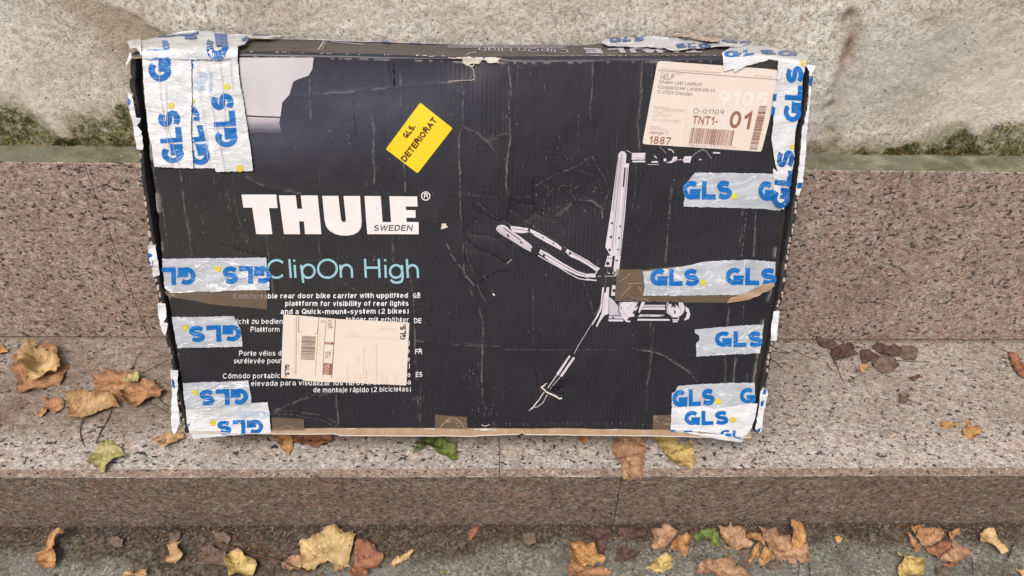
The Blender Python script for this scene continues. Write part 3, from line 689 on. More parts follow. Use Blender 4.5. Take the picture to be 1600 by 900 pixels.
G('G', .80, arc(.5, .5, .5, .5, 48, 320)+[(.97, .40), (.58, .40)], [(.97, .40), (.97, .02)]); G('H', .72, [(0, 0), (0, 1)], [(1, 0), (1, 1)], [(0, .52), (1, .52)])
G('I', 0, [(0, 0), (0, 1)]); G('K', .7, [(0, 0), (0, 1)], [(1, 1), (0, .38)], [(.35, .6), (1, 0)]); G('L', .55, [(0, 1), (0, 0), (1, 0)]); G('M', .85, [(0, 0), (0, 1), (.5, .15), (1, 1), (1, 0)])
G('N', .72, [(0, 0), (0, 1), (1, 0), (1, 1)]); G('O', .8, arc(.5, .5, .5, .5, 0, 360, 22)); G('P', .66, [(0, 0), (0, 1), (.6, 1)]+arc(.6, .73, .4, .27, 90, -90)+[(0, .46)])
G('Q', .8, arc(.5, .5, .5, .5, 0, 360, 22), [(.62, .25), (1, -.02)]); G('R', .7, [(0, 0), (0, 1), (.6, 1)]+arc(.6, .75, .4, .25, 90, -90)+[(0, .5)], [(.6, .5), (.95, .3), (1, 0)])
G('S', .66, [(.92, .90)]+arc(.5, .75, .46, .25, 60, 250)[:-1]+[(.5, .5)]+arc(.5, .26, .5, .26, 60, -115)+[(.02, .12)]); G('T', .66, [(0, 1), (1, 1)], [(.5, 1), (.5, 0)]); G('U', .72, [(0, 1), (0, .35)]+arc(.5, .35, .5, .35, 180, 360)+[(1, 1)])
G('V', .74, [(0, 1), (.5, 0), (1, 1)]); G('W', 1.1, [(0, 1), (.25, 0), (.5, 1), (.75, 0), (1, 1)])
G('a', .5, arc(.5, .5, .48, .24, 150, 20, 6)+[(1, .5), (1, 0)], arc(.45, .21, .45, .21, 60, 330, 9)+[(1, .22)]); 
G('b', .52, [(0, 1), (0, 0)], arc(.5, .37, .5, .37, 0, 360, 16)); G('c', .5, arc(.5, .37, .5, .37, 42, 318)); G('d', .52, [(1, 1), (1, 0)], arc(.5, .37, .5, .37, 0, 360, 16))
G('e', .52, [(.04, .38), (.98, .38)]+arc(.5, .37, .5, .37, 4, 318)); G('f', .28, [(.4, 0), (.4, .8)]+arc(.85, .82, .45, .18, 180, 90, 4), [(0, X_), (1, X_)])
G('g', .52, arc(.5, .37, .5, .37, 0, 360, 16), [(1, X_), (1, 0)]+arc(.5, -.02, .5, .24, 0, -150, 8)); G('h', .5, [(0, 0), (0, 1)], [(0, .45)]+arc(.5, .44, .5, .3, 170, 0, 8)+[(1, 0)])
G('i', 0, [(0, 0), (0, X_)], [(0, .9), (0, 1.0)]); G('j', .12, [(1, .74), (1, -.1), (.2, -.25)], [(1, .9), (1, 1)]); G('k', .5, [(0, 0), (0, 1)], [(.95, X_), (0, .26)], [(.35, .44), (1, 0)]); G('l', 0, [(0, 0), (0, 1)])
G('m', .88, [(0, 0), (0, X_)], [(0, .45)]+arc(.25, .46, .25, .28, 170, 0, 6)+[(.5, 0)], [(.5, .45)]+arc(.75, .46, .25, .28, 170, 0, 6)+[(1, 0)])
G('n', .5, [(0, 0), (0, X_)], [(0, .45)]+arc(.5, .44, .5, .3, 170, 0, 8)+[(1, 0)]); G('o', .54, arc(.5, .37, .5, .37, 0, 360, 18)); G('p', .52, [(0, X_), (0, -.26)], arc(.5, .37, .5, .37, 0, 360, 16)); G('q', .52, [(1, X_), (1, -.26)], arc(.5, .37, .5, .37, 0, 360, 16))
G('r', .28, [(0, 0), (0, X_)], [(0, .4)]+arc(.9, .42, .9, .32, 175, 90, 5)); G('s', .46, arc(.5, .55, .46, .19, 25, 250)[:-1]+[(.5, .37)]+arc(.5, .19, .5, .19, 60, -155)); G('t', .28, [(.4, .95), (.4, .15)]+arc(.8, .15, .4, .15, 180, 270, 4), [(0, X_), (1, X_)])
G('u', .5, [(0, X_), (0, .3)]+arc(.5, .3, .5, .3, 180, 360, 8)+[(1, X_)], [(1, .3), (1, 0)]); G('v', .5, [(0, X_), (.5, 0), (1, X_)]); G('w', .78, [(0, X_), (.25, 0), (.5, X_), (.75, 0), (1, X_)]); G('x', .5, [(0, 0), (1, X_)], [(0, X_), (1, 0)]); G('y', .5, [(0, X_), (.5, .02)], [(1, X_), (.4, -.22), (.1, -.25)]); G('z', .46, [(0, X_), (1, X_), (0, 0), (1, 0)])
G('0', .56, arc(.5, .5, .5, .5, 0, 360, 20)); G('1', .3, [(0, .72), (.9, 1), (.9, 0)]); G('2', .56, arc(.5, .72, .48, .28, 165, -30, 9)+[(0, 0), (1, 0)]); G('3', .56, arc(.48, .75, .44, .25, 160, -80, 8), arc(.48, .26, .5, .26, 85, -155, 9)); G('4', .58, [(.78, 0), (.78, 1), (0, .28), (1, .28)])
G('5', .56, [(.9, 1), (.15, 1), (.06, .55)]+arc(.48, .33, .5, .33, 130, -155, 10)); G('6', .56, arc(.5, .3, .48, .3, 0, 360, 16), arc(.62, .42, .6, .58, 180, 95, 5)); G('7', .54, [(0, 1), (1, 1), (.35, 0)]); G('8', .56, arc(.5, .75, .42, .25, 0, 360, 14), arc(.5, .26, .5, .26, 0, 360, 14)); G('9', .56, arc(.5, .7, .48, .3, 0, 360, 16), arc(.38, .58, .6, .58, 0, -85, 5))
G('.', 0, [(0, 0), (0, .1)]); G(':', 0, [(0, 0), (0, .1)], [(0, .55), (0, .65)]); G('-', .28, [(0, .36), (1, .36)]); G('(', .2, arc(1.2, .38, 1.2, .66, 125, 235, 8)); G(')', .2, arc(-.2, .38, 1.2, .66, 55, -55, 8)); G(' ', None)
ACC = {'é': ('e', 'a'), 'ó': ('o', 'a'), 'á': ('a', 'a'), 'ä': ('a', 'd'), 'ö': ('o', 'd'), 'ü': ('u', 'd')}
for k_, (b_, t_) in ACC.items():
    wd, st = GL[b_]; ex = [[(.45, .86), (.75, 1.04)]] if t_ == 'a' else [[(.2, .9), (.2, 1.0)], [(.8, .9), (.8, 1.0)]]
    GL[k_] = (wd, tuple(st)+tuple(ex))
G('ß', .5, [(0, 0), (0, .8)]+arc(.45, .78, .45, .22, 180, -60, 8)+[(.4, .5)]+arc(.5, .26, .5, .26, 70, -120, 8))
def stroke(pts, w_, close=False):
    P = np.array(pts, float); n = len(P)
    if n > 2 and np.hypot(*(P[0]-P[-1])) < 1e-6: close = True
    T = np.zeros_like(P); 
    d_ = np.diff(P, axis=0); L = np.hypot(d_[:, 0], d_[:, 1])[:, None]+1e-12; d_ = d_/L
    T[0] = d_[0]; T[-1] = d_[-1]
    mit = np.ones(n)
    for i in range(1, n-1):
        t = d_[i-1]+d_[i]; l = np.hypot(*t)
        if l < .2: t = d_[i]; mit[i] = 1
        else: t = t/l; mit[i] = min(1/max(np.dot(t, d_[i]), .35), 2.6)
        T[i] = t
    if close:
        t = d_[0]+d_[-1]; t /= np.hypot(*t)+1e-9; T[0] = T[-1] = t; mit[0] = mit[-1] = 1/max(np.dot(t, d_[0]), .5)
    N_ = np.stack([-T[:, 1], T[:, 0]], 1)*mit[:, None]*w_/2
    return P+N_, P-N_
class Ink:                                  # collects quads in photograph-read spots of the box front, one mesh in the end
    def __init__(s, surf=None): s.V = []; s.F = []; s.lay = []; s.k = 0; s.it = []; s.cur = 0; s.hold = False
    def item(s):
        if not s.hold: s.cur += 1
    def quadstrip(s, A, B):
        s.item()
        b0 = len(s.V); n = len(A)
        for a, b_ in zip(A, B): s.V.append(tuple(a)); s.V.append(tuple(b_)); s.lay += [s.k, s.k]
        for i in range(n-1): s.F.append([b0+2*i, b0+2*i+1, b0+2*i+3, b0+2*i+2]); s.it.append(s.cur)
        s.k = (s.k+1) % 6
    def line(s, pts, w_, n_sub=1):
        P = []
        for a, b_ in zip(pts[:-1], pts[1:]):
            k = max(1, int(math.hypot(b_[0]-a[0], b_[1]-a[1])/8))
            for i in range(k): P.append((a[0]+(b_[0]-a[0])*i/k, a[1]+(b_[1]-a[1])*i/k))
        P.append(pts[-1]); A, B = stroke(P, w_); s.quadstrip(A, B)
    def poly(s, pts):
        s.item(); s.it.append(s.cur)
        b0 = len(s.V); s.V += [tuple(p) for p in pts]; s.lay += [s.k]*len(pts); s.F.append([b0+i for i in range(len(pts))]); s.k = (s.k+1) % 6
    def text(s, txt, p0, p1, upv, wt=.13, sp=None, xs=1.0):
        sp = sp if sp is not None else .17+wt*.25
        s.item(); s.hold = True
        adv = 0; pos = []
        for ch in txt:
            wd, st = GL[ch]
            if ch == ' ': adv += .34+wt*.4; continue
            pos.append((adv, wd, st)); adv += wd+wt+sp-.02
        tot = adv-sp+.02
        p0 = np.array(p0, float); p1 = np.array(p1, float); ex = (p1-p0)/tot; ey = np.array(upv, float)
        wpx = wt*math.hypot(*ey)
        for x0, wd, st in pos:
            for stt in st:
                Q = []; ch_arc = len(stt) > 5
                for (a, b_) in stt:
                    top = 1.0
                    yy = wt/2+b_*(1-wt) if b_ >= 0 else wt/2+b_
                    Q.append((x0+wt/2+a*wd, yy))
                k_s = []
                for a, b_ in zip(Q[:-1], Q[1:]):
                    L = math.hypot(b_[0]-a[0], b_[1]-a[1]); kk = max(1, int(L*math.hypot(*ey)/5))
                    for i in range(kk): k_s.append((a[0]+(b_[0]-a[0])*i/kk, a[1]+(b_[1]-a[1])*i/kk))
                k_s.append(Q[-1])
                A, B = stroke(k_s, wt)
                if len(stt) == 2 or True:   # square ends reach the cap line
                    pass
                A = [p0+a[0]*ex+a[1]*ey for a in A]; B = [p0+a[0]*ex+a[1]*ey for a in B]
                # extend open ends by half a stroke so that stems reach baseline and cap height
                cl = np.hypot(*(np.array(stt[0])-np.array(stt[-1]))) < 1e-6
                if not cl:
                    for e0, e1 in ((0, 1), (-1, -2)):
                        sg_ = np.abs(np.array(stt[e0])-np.array(stt[e1]))
                        if min(sg_) > .02 and ch_arc: continue
                        dv = (np.array(A[e0])+np.array(B[e0])-np.array(A[e1])-np.array(B[e1]))/2
                        dv = dv/(np.hypot(*dv)+1e-9)*wpx*.5
                        A[e0] = A[e0]+dv; B[e0] = B[e0]+dv
                s.quadstrip(A, B)
        s.hold = False
    def disc(s, c_, rx, ry=None, n=16):
        ry = ry or rx; s.poly([(c_[0]+rx*math.cos(2*math.pi*i/n), c_[1]+ry*math.sin(2*math.pi*i/n)) for i in range(n)])
    def build(s, name, mat, parent, off=.0003, wr=None, kind=None, lift=None, clip=None):
        if not s.V: return None
        P = np.array(s.V); V, fa = place(P[:, 0], P[:, 1], off+np.array(s.lay)*.00002, wr, lift)
        Fc = up_faces(V, s.F, BN+.3*BV); it = np.array(s.it); ids = sorted(set(s.it))
        if kind or len(ids) > 26 or len(ids) == 1:
            return mesh(name, V, Fc, mat.m, parent, dict(face=fa), smooth=False, kind=kind or ('stuff' if len(ids) > 26 else None))
        for q in ids:
            fs = [Fc[i_] for i_ in np.nonzero(it == q)[0]]; us_ = sorted({v_ for f_ in fs for v_ in f_}); mp_ = {v_: i_ for i_, v_ in enumerate(us_)}
            o = mesh(name, V[us_], [[mp_[v_] for v_ in f_] for f_ in fs], mat.m, parent, dict(face=fa[us_]), smooth=False)
        return o
T45 = lambda s, ox, oy, pts: [(ox+x/s, oy+y/s) for x, y in pts]
# ------------------------------------------------------------------ print of the front
def C6(*p): return T45(4.5, 360, 280, p)
def seglines(name, mat, items, parent=box, off=.0006, kind=None, cls=None):
    k = Ink()
    for pts, wd in items: k.line(pts, wd)
    return k.build(name, mat, parent, off, kind=kind)
# pale printed area top left of the carton
PW = Mat('pale_photo_print', .4, .5); fv = PW.attr('face', 'Vector')
vlo, vhi = uv(430, 208)[1], uv(430, 178)[1]
tt = PW.node('MapRange', {'Value': PW.math('ADD', PW.sep(fv, 1), PW.math('MULTIPLY', PW.noise(PW.mp(fv, scale=(3, 30, 1)), 5, 3), .010)), 'From Min': vlo+.004, 'From Max': vhi+.006}, interpolation_type='SMOOTHSTEP').outputs[0]
PW.color(PW.mix(tt, (.055, .055, .085), PW.mix(PW.noise(fv, 14, 3), (.44, .42, .46), (.56, .53, .56)))); PW.bump(PW.noise(fv, 90, 3), .0008, .5)
art = patch('printed_area', [(374, 90), (490, 90), (488, 108), (482, 118), (465, 124), (458, 128), (452, 148), (441, 160), (438, 182), (436, 192), (440, 207), (388, 207), (385, 190), (376, 120)], PW, box, .00025, 5)
seglines('printed_stripe', M_ink, [([(385, 181), (405, 182.2), (438, 183.4)], 2.2)], art, .0004)
# big brand lettering, five letters
LT = {
 'T': C6((80, 107), (325, 107), (333, 202), (272, 202), (296, 385), (183, 385), (155, 198), (94, 198)),
 'H': C6((343, 112), (462, 112), (472, 207), (506, 207), (497, 112), (615, 114), (640, 386), (526, 386), (518, 296), (484, 296), (491, 386), (377, 386)),
 'U': C6((647, 116), (760, 116), (778, 282), (788, 299), (800, 302), (810, 296), (813, 280), (796, 118), (911, 118), (923, 300), (918, 340), (900, 370), (865, 390), (820, 397), (775, 395), (735, 384), (700, 364), (675, 335), (662, 290)),
 'L': C6((943, 118), (1056, 119), (1070, 302), (1130, 302), (1117, 120), (1313, 122), (1315, 193), (1232, 193), (1235, 218), (1301, 219), (1302, 272), (1237, 272), (1238, 302), (1323, 302), (1324, 387), (962, 387))}
for k_, pl in LT.items(): patch('letter', pl, M_white, box, .0003, 6)
k = Ink(); k.text('SWEDEN', C6((1006, 364))[0], C6((1276, 363))[0], (1.6, -9.2), .17); k.build('lettering', M_ink, box, .0006)
k = Ink(); k.line([C6((1373+29*math.cos(a/20*6.2832), 119+29*math.sin(a/20*6.2832)))[0] for a in range(21)], 1.5); k.text('R', C6((1361, 136))[0], C6((1388, 136))[0], (0, -7.6), .17); k.build('trademark_sign', M_white, box, .0003)
k = Ink(); W_ = 3.5
def CL(*p): k.line(C6(*p), W_)
CL(*arc(325, 630, 60, 62, -42, -318, 22)); CL((414, 563), (425, 693)); CL((451, 603), (458, 693)); CL(*arc(548, 647, 44, 46, 0, 360, 22)); CL((497, 603), (513, 728)); CL(*arc(682, 630, 66, 63, 0, 360, 28))
CL((772, 603), (778, 693)); CL((775, 648), *arc(815, 646, 39, 43, 190, 360, 12), (856, 693)); CL((946, 561), (952, 693)); CL((1043, 561), (1050, 693)); CL((949, 622), (1047, 622)); CL((1089, 603), (1093, 693))
CL(*arc(1165, 648, 43, 44, 0, 360, 22)); CL((1206, 603), (1212, 690), (1204, 718), (1175, 727), (1145, 722), (1128, 706)); CL((1241, 561), (1248, 693)); CL((1244, 648), *arc(1281, 646, 37, 43, 190, 360, 12), (1320, 693))
k.poly(C6((440, 566), (456, 566), (457, 580), (441, 580))); k.poly(C6((1080, 563), (1095, 563), (1096, 577), (1081, 577)))
k.build('model_name_lettering', M_teal, box, .0003)
k = Ink(); B_ = .185; R_ = .135; U7 = (.25, -7.9)
k.text('Comfortable rear door bike carrier with upplifted', (364.4, 466.5), (637.3, 465.2), U7, B_); k.text('GB', (645.3, 465.4), (656.6, 465.4), U7, B_)
k.text('plattform for visibility of rear lights', (445.8, 477.9), (638.2, 477.6), U7, B_); k.text('and a Quick-mount-system (2 bikes)', (438.6, 490.4), (638.5, 489.6), U7, B_)
k.text('DE', (647, 504.6), (658.2, 504.6), U7, B_); k.text('FR', (648.6, 552.4), (659.4, 552.4), U7, B_); k.text('ES', (649.8, 588), (660, 588), U7, B_)
k.text('eicht zu bedien', (364, 506), (442, 505.6), U7, R_); k.text('träger mit erhöhter', (541, 502), (638.8, 503.2), U7, R_); k.text('Plattform', (391.7, 518.3), (437, 518), U7, R_)
k.text('Porte vélos d', (373.6, 555.6), (439.6, 555.2), U7, R_); k.text('surélevée pour', (365.4, 567.6), (439.8, 567), U7, R_); k.text('e', (636.6, 551.6), (640.2, 551.6), U7, R_); k.text('e', (636.9, 564), (640.5, 564), U7, R_); k.text(')', (638, 574), (640.5, 574), U7, R_); k.text(')', (637.6, 539), (640, 539), U7, R_)
k.text('Cómodo portabici', (348.3, 591.2), (440.5, 590.3), U7, R_); k.text('a', (636.4, 588), (641, 588), U7, R_)
k.text('elevada para visualizar los faros traseros y la', (392.4, 602.7), (641.8, 599.9), U7, R_); k.text('de montaje rápido (2 bicicletas)', (489.8, 612.5), (641.8, 611.4), U7, R_)
k.build('description_lettering', M_text, box, .0003)
# printed picture of the bike carrier
pic = patch('printed_upright_tube', [(966.5, 240), (971, 236), (976, 237), (979, 241), (978, 254), (966, 370), (964, 400), (954, 400), (946, 386), (955, 330)], M_grey1, box, .0003, 6)
P = box
patch('printed_upright_tube', [(975, 256), (983, 255), (976.5, 340), (970, 400), (967, 428), (957.5, 428), (965, 372), (971, 300)], M_grey1, box, .00035, 6)
k = Ink()
for a in ([(969, 246), (961, 320), (955, 385)], [(973.5, 246), (966, 330), (961, 385)], [(979, 262), (972, 340), (966, 400)]): k.line(a, 2.0)
k.build('tube_shading', M_grey2, box, .0005)
k = Ink()
for x, y, r in [(956.5, 349, 1.7), (954.8, 370.5, 2), (952.6, 390.5, 2.1), (969.5, 354, 1.5), (967.6, 372.2, 1.6), (965.6, 390, 1.4), (963.8, 407.5, 2.2), (949.8, 411.8, 2.8), (959.5, 454, 2.4)]: k.disc((x, y), r)
k.line([(976.6, 262), (975.6, 275), (974, 292)], 2.2); k.line([(947, 403.5), (957, 403.5)], .8)
k.build('printed_holes', M_ink, box, .0006)
k = Ink()
k.poly([(987.5, 239), (1008.5, 238.6), (1007, 249), (987, 249.6)]); k.poly([(988.5, 251), (1008, 251), (1008.2, 253.6), (988.5, 253.6)]); k.poly([(1052, 244.4), (1081, 244), (1078, 254), (1040, 254.6), (1049, 251)]); k.line([(1018, 253), (1028, 253)], 2.6); k.line([(1037, 250), (1041, 249.6)], 4.5)
k.line(arc(1044, 239, 8, 6, -95, 0, 8), 1.4); k.line([(1114, 238.5), (1125, 239)], 2.2); k.line([(1022, 243), (1026, 247)], 1.5); k.line([(1092, 249), (1096, 249.6)], 1.6); k.line([(979, 235), (987, 239)], .7)
k.poly([(1012, 256.4), (1030, 257), (1030, 257.6), (1012, 257.2)])
k.build('printed_handle_bar', M_grey1, box, .0003)
k = Ink(); k.line([(988, 246.5), (1007.5, 246.5)], 1.2); k.line([(1000, 250), (1008, 248)], 1.6); k.line([(1052, 249.6), (1079, 249.4)], 1); k.build('bar_shading', M_grey2, box, .0005)
k = Ink(); k.line([(1081, 244.4), (1086, 240), (1092, 236), (1098, 233.4), (1104, 237), (1110, 246), (1112, 247)], .6); k.line([(1030, 229), (1036, 234), (1040, 239)], .5); k.build('printed_cable', M_grey2, box, .0003)
def C7(*p): return T45(4.5, 680, 280, p)
# slanting arms
patch('printed_arm', C7((528, 332), (560, 336), (640, 346), (665, 352), (700, 366), (770, 400), (860, 456), (890, 480), (885, 500), (850, 482), (780, 445), (700, 400), (665, 375), (610, 383), (560, 376), (540, 368)), M_grey1, box, .0003, 6)
patch('printed_arm', C7((928, 490), (1000, 530), (1080, 575), (1120, 605), (1160, 628), (1135, 650), (1080, 610), (1010, 570), (950, 545), (915, 510)), M_grey1, box, .0003, 6)
patch('printed_arm', C7((740, 494), (790, 520), (900, 590), (1000, 645), (1060, 664), (1125, 664), (1130, 690), (1060, 690), (1000, 675), (900, 630), (800, 572), (730, 520)), M_grey1, box, .0003, 6)
k = Ink(); k.line(C7((724, 536), (780, 570), (860, 612), (940, 662), (1010, 698), (1070, 708), (1135, 710)), 1.5); k.line(C7((1062, 703), (1135, 712)), 2); k.build('printed_rim', M_grey1, box, .00032)
patch('printed_arm_end', C7((432, 345), (445, 330), (470, 326), (510, 345), (590, 400), (670, 460), (682, 478), (672, 490), (675, 506), (600, 462), (520, 412), (455, 372)), M_grey2, box, .0003, 5)
k = Ink(); k.line(C7((430, 345), (436, 360), (460, 382), (540, 430), (620, 480), (672, 508)), 1.5); k.line(C7((434, 340), (455, 328), (480, 328), (510, 345)), 1.6); k.line(C7((520, 370), (560, 392), (620, 430), (672, 470), (680, 484)), 1.6); k.build('printed_rim', M_grey1, box, .0005)
k = Ink()
k.line(C7((480, 345), (560, 402), (600, 430)), 1.2); k.poly(C7((500, 385), (520, 395), (525, 408), (508, 404))); k.poly(C7((596, 436), (612, 444), (614, 456), (598, 450)))
for x, y, r in [(758, 412, 1.2), (831, 453, 1.2), (947, 522, 2), (765, 536, 2.2), (512, 400, 1)]: k.disc(C7((x, y))[0], r)
k.poly(C7((655, 345), (668, 352), (668, 378), (650, 368))); k.poly(C7((890, 478), (925, 486), (918, 508), (892, 502)))
k.build('printed_holes', M_ink, box, .0006)
k = Ink(); k.line(C7((790, 545), (900, 606), (1000, 660), (1060, 676)), 1.1); k.line(C7((700, 385), (790, 430), (870, 478)), .8); k.line(C7((960, 520), (1040, 568), (1110, 612)), .8); k.build('tube_shading', M_grey2, box, .0005)
k = Ink(); k.disc((948, 432.5), 15.5, 16, 26); k.build('printed_joint_disc', M_ink, box, .00045)
k = Ink()
for a in ([(971.5, 240), (964.5, 310), (957, 388)], [(981, 262), (975, 330), (969, 400)], [(966.5, 246), (957.5, 330)]): k.line(a, .8)
k.line(C7((740, 512), (800, 545), (900, 606), (1000, 656), (1060, 676)), .8); k.line(C7((540, 350), (640, 362), (700, 392)), .8); k.line(C7((940, 505), (1040, 560), (1130, 622)), .7); k.line([(950, 418), (946, 440), (941, 470), (930, 492)], .8); k.line([(1005, 478), (1038, 478.5)], .8); k.line([(1003, 493), (1036, 493.5)], .8)
k.build('dark_shading', M_grey3, box, .0008)
k = Ink(); k.line([(934, 431.5), (962, 431.6)], .7); k.line([(949, 425), (953, 428)], .9); k.line([(930, 428), (933, 424)], 1.6); k.line([(960, 430), (965, 428)], 1.8); k.build('disc_highlight', M_grey1, box, .00065)
k = Ink(); k.poly([(949, 400), (957.5, 400), (955.5, 417), (944.5, 418)]); k.poly([(961, 400), (970, 400), (967, 427), (959, 424)]); k.build('printed_upright_tube', M_grey1, box, .00038)
# lower bracket, rail and wheel holders
def C9(*p): return T45(6.925, 910, 400, p)
k = Ink()
k.poly(C9((215, 340), (235, 340), (225, 470), (205, 580), (170, 650), (110, 742), (92, 742), (150, 650), (190, 560), (205, 450)))
k.poly(C9((262, 338), (290, 336), (285, 450), (282, 625), (240, 640), (200, 690), (155, 768), (145, 755), (190, 660), (225, 560), (250, 430)))
k.poly(C9((235, 400), (258, 390), (240, 520), (205, 620), (215, 560)))
k.poly(C9((322, 316), (360, 318), (352, 430), (310, 430))); k.poly(C9((640, 528), (895, 528), (890, 552), (650, 552))); k.poly(C9((650, 560), (895, 562), (895, 580), (640, 580)))
k.poly(C9((625, 632), (892, 635), (850, 655), (600, 655))); k.poly(C9((600, 678), (940, 680), (942, 698), (590, 697))); k.poly(C9((282, 684), (440, 684), (440, 704), (282, 704)))
k.poly(C9((1112, 540), (1150, 570), (1165, 630), (1150, 675), (1110, 694), (1095, 690), (1120, 660), (1128, 610), (1105, 580)))
k.poly(C9((400, 500), (600, 495), (600, 560), (560, 610), (560, 655), (470, 708), (445, 680), (400, 620), (385, 560))); k.poly(C9((915, 500), (1090, 500), (1110, 560), (1090, 620), (1045, 655), (1040, 695), (975, 695), (965, 650), (905, 610), (905, 550)))
k.poly(C9((478, 697), (520, 697), (515, 712), (478, 712))); k.poly(C9((975, 700), (1028, 700), (1028, 714), (978, 714))); k.poly(C9((640, 497), (680, 497), (615, 620), (605, 600)))
k.build('printed_bracket_and_rail', M_grey1, box, .0003)
patch('printed_bracket_plate', C9((287, 440), (330, 470), (400, 560), (440, 640), (420, 640), (290, 640)), M_grey2, box, .0005, 5)
k = Ink()
k.line(C9((285, 660), (440, 662)), 4); k.line(C9((650, 645), (870, 645)), 1.2); k.line(C9((420, 560), (470, 640), (500, 660)), 1.2); k.line(C9((470, 580), (560, 500)), 1); k.line(C9((930, 520), (930, 600), (970, 650)), 1.2); k.line(C9((1060, 510), (1060, 610), (1040, 650)), 1.2); k.line(C9((245, 440), (235, 560), (200, 640)), 1.1); k.line(C9((640, 560), (890, 557)), 1)
k.build('rail_shading', M_grey2, box, .0007)
k = Ink()
for ccx, rx in ((498, 108), (1010, 100)): k.line(C9(*arc(ccx, 575, rx, 120, 150, 400, 26)), 1.2)
k.poly(C9((325, 360), (350, 360), (350, 382), (325, 382))); k.poly(C9((570, 550), (595, 520), (600, 530), (580, 560))); k.poly(C9((540, 620), (560, 580), (570, 590), (548, 630))); k.poly(C9((990, 530), (1005, 530), (1005, 556), (990, 556))); k.poly(C9((990, 585), (1005, 585), (1005, 622), (990, 622))); k.poly(C9((478, 690), (500, 660), (555, 650), (545, 670), (515, 690))); k.poly(C9((965, 660), (1040, 660), (1030, 680), (975, 680))); k.disc(C9((330, 664))[0], 1.6); k.disc(C9((420, 560))[0], 1.3); k.poly(C9((960, 545), (968, 505), (975, 510), (970, 560))); k.poly(C9((1030, 510), (1040, 510), (1042, 560), (1033, 560)))
k.poly(C9((1120, 640), (1135, 600), (1110, 620), (1095, 650), (1065, 665), (1070, 680), (1110, 670)))
k.build('printed_details', M_ink, box, .0009)
# foot strut
k = Ink()
k.poly([(889, 554.5), (891.3, 556), (872, 586), (869, 583)]); k.poly([(895.5, 557), (898.3, 559), (878, 588), (874.5, 586.5)])
k.line([(870.5, 584.5), (856, 606)], 1.6); k.line([(850, 612), (841, 626)], 1.4); k.line([(876, 587), (860, 607.5)], .9); k.line([(855, 616), (848, 629), (840, 635), (834, 636)], .9); k.line([(840.5, 626), (830, 639)], 1.8); k.line([(830, 637), (826.5, 641.5)], .8)
k.line([(923, 508), (912, 526), (903, 540), (897, 552)], .7)
k.build('printed_strut', M_grey1, box, .0003)
k = Ink(); k.line([(690, 352), (697, 352)], 5); k.line([(689, 357), (699, 354)], 3); k.line([(770, 459), (773, 462)], 2.2); k.line([(792, 412), (800, 405)], .6); k.build('torn_print_spot', SC2, box, .0004)
k = Ink()
for pts, wd in [([(698, 380), (702, 390)], 1.6), ([(704, 396), (712, 408)], 1.5), ([(716, 412), (722, 420)], 1.3), ([(728, 430), (741, 446)], 2.0), ([(745, 444), (753, 462), (759, 471)], .9), ([(755, 430), (760, 438)], .7), ([(768, 452), (773, 461)], .8)]: k.line(pts, wd)
k.build('printed_dark_strut', M_grey3, box, .0004)
k = Ink(); k.line([(852, 600), (846, 604), (850, 608), (854, 612), (858, 614), (868, 618), (874, 622), (878, 621)], 2.2); k.line([(847, 604), (851, 600), (855, 598)], 1.2); k.build('tear_in_board', SC2, box, .0010)
k = Ink(); k.poly([(862, 603), (880, 603), (884, 612), (877, 617), (866, 613), (860, 610)]); k.build('hole_shadow', DKC, box, .0006)  # shade inside the torn hole, painted as a dark patch
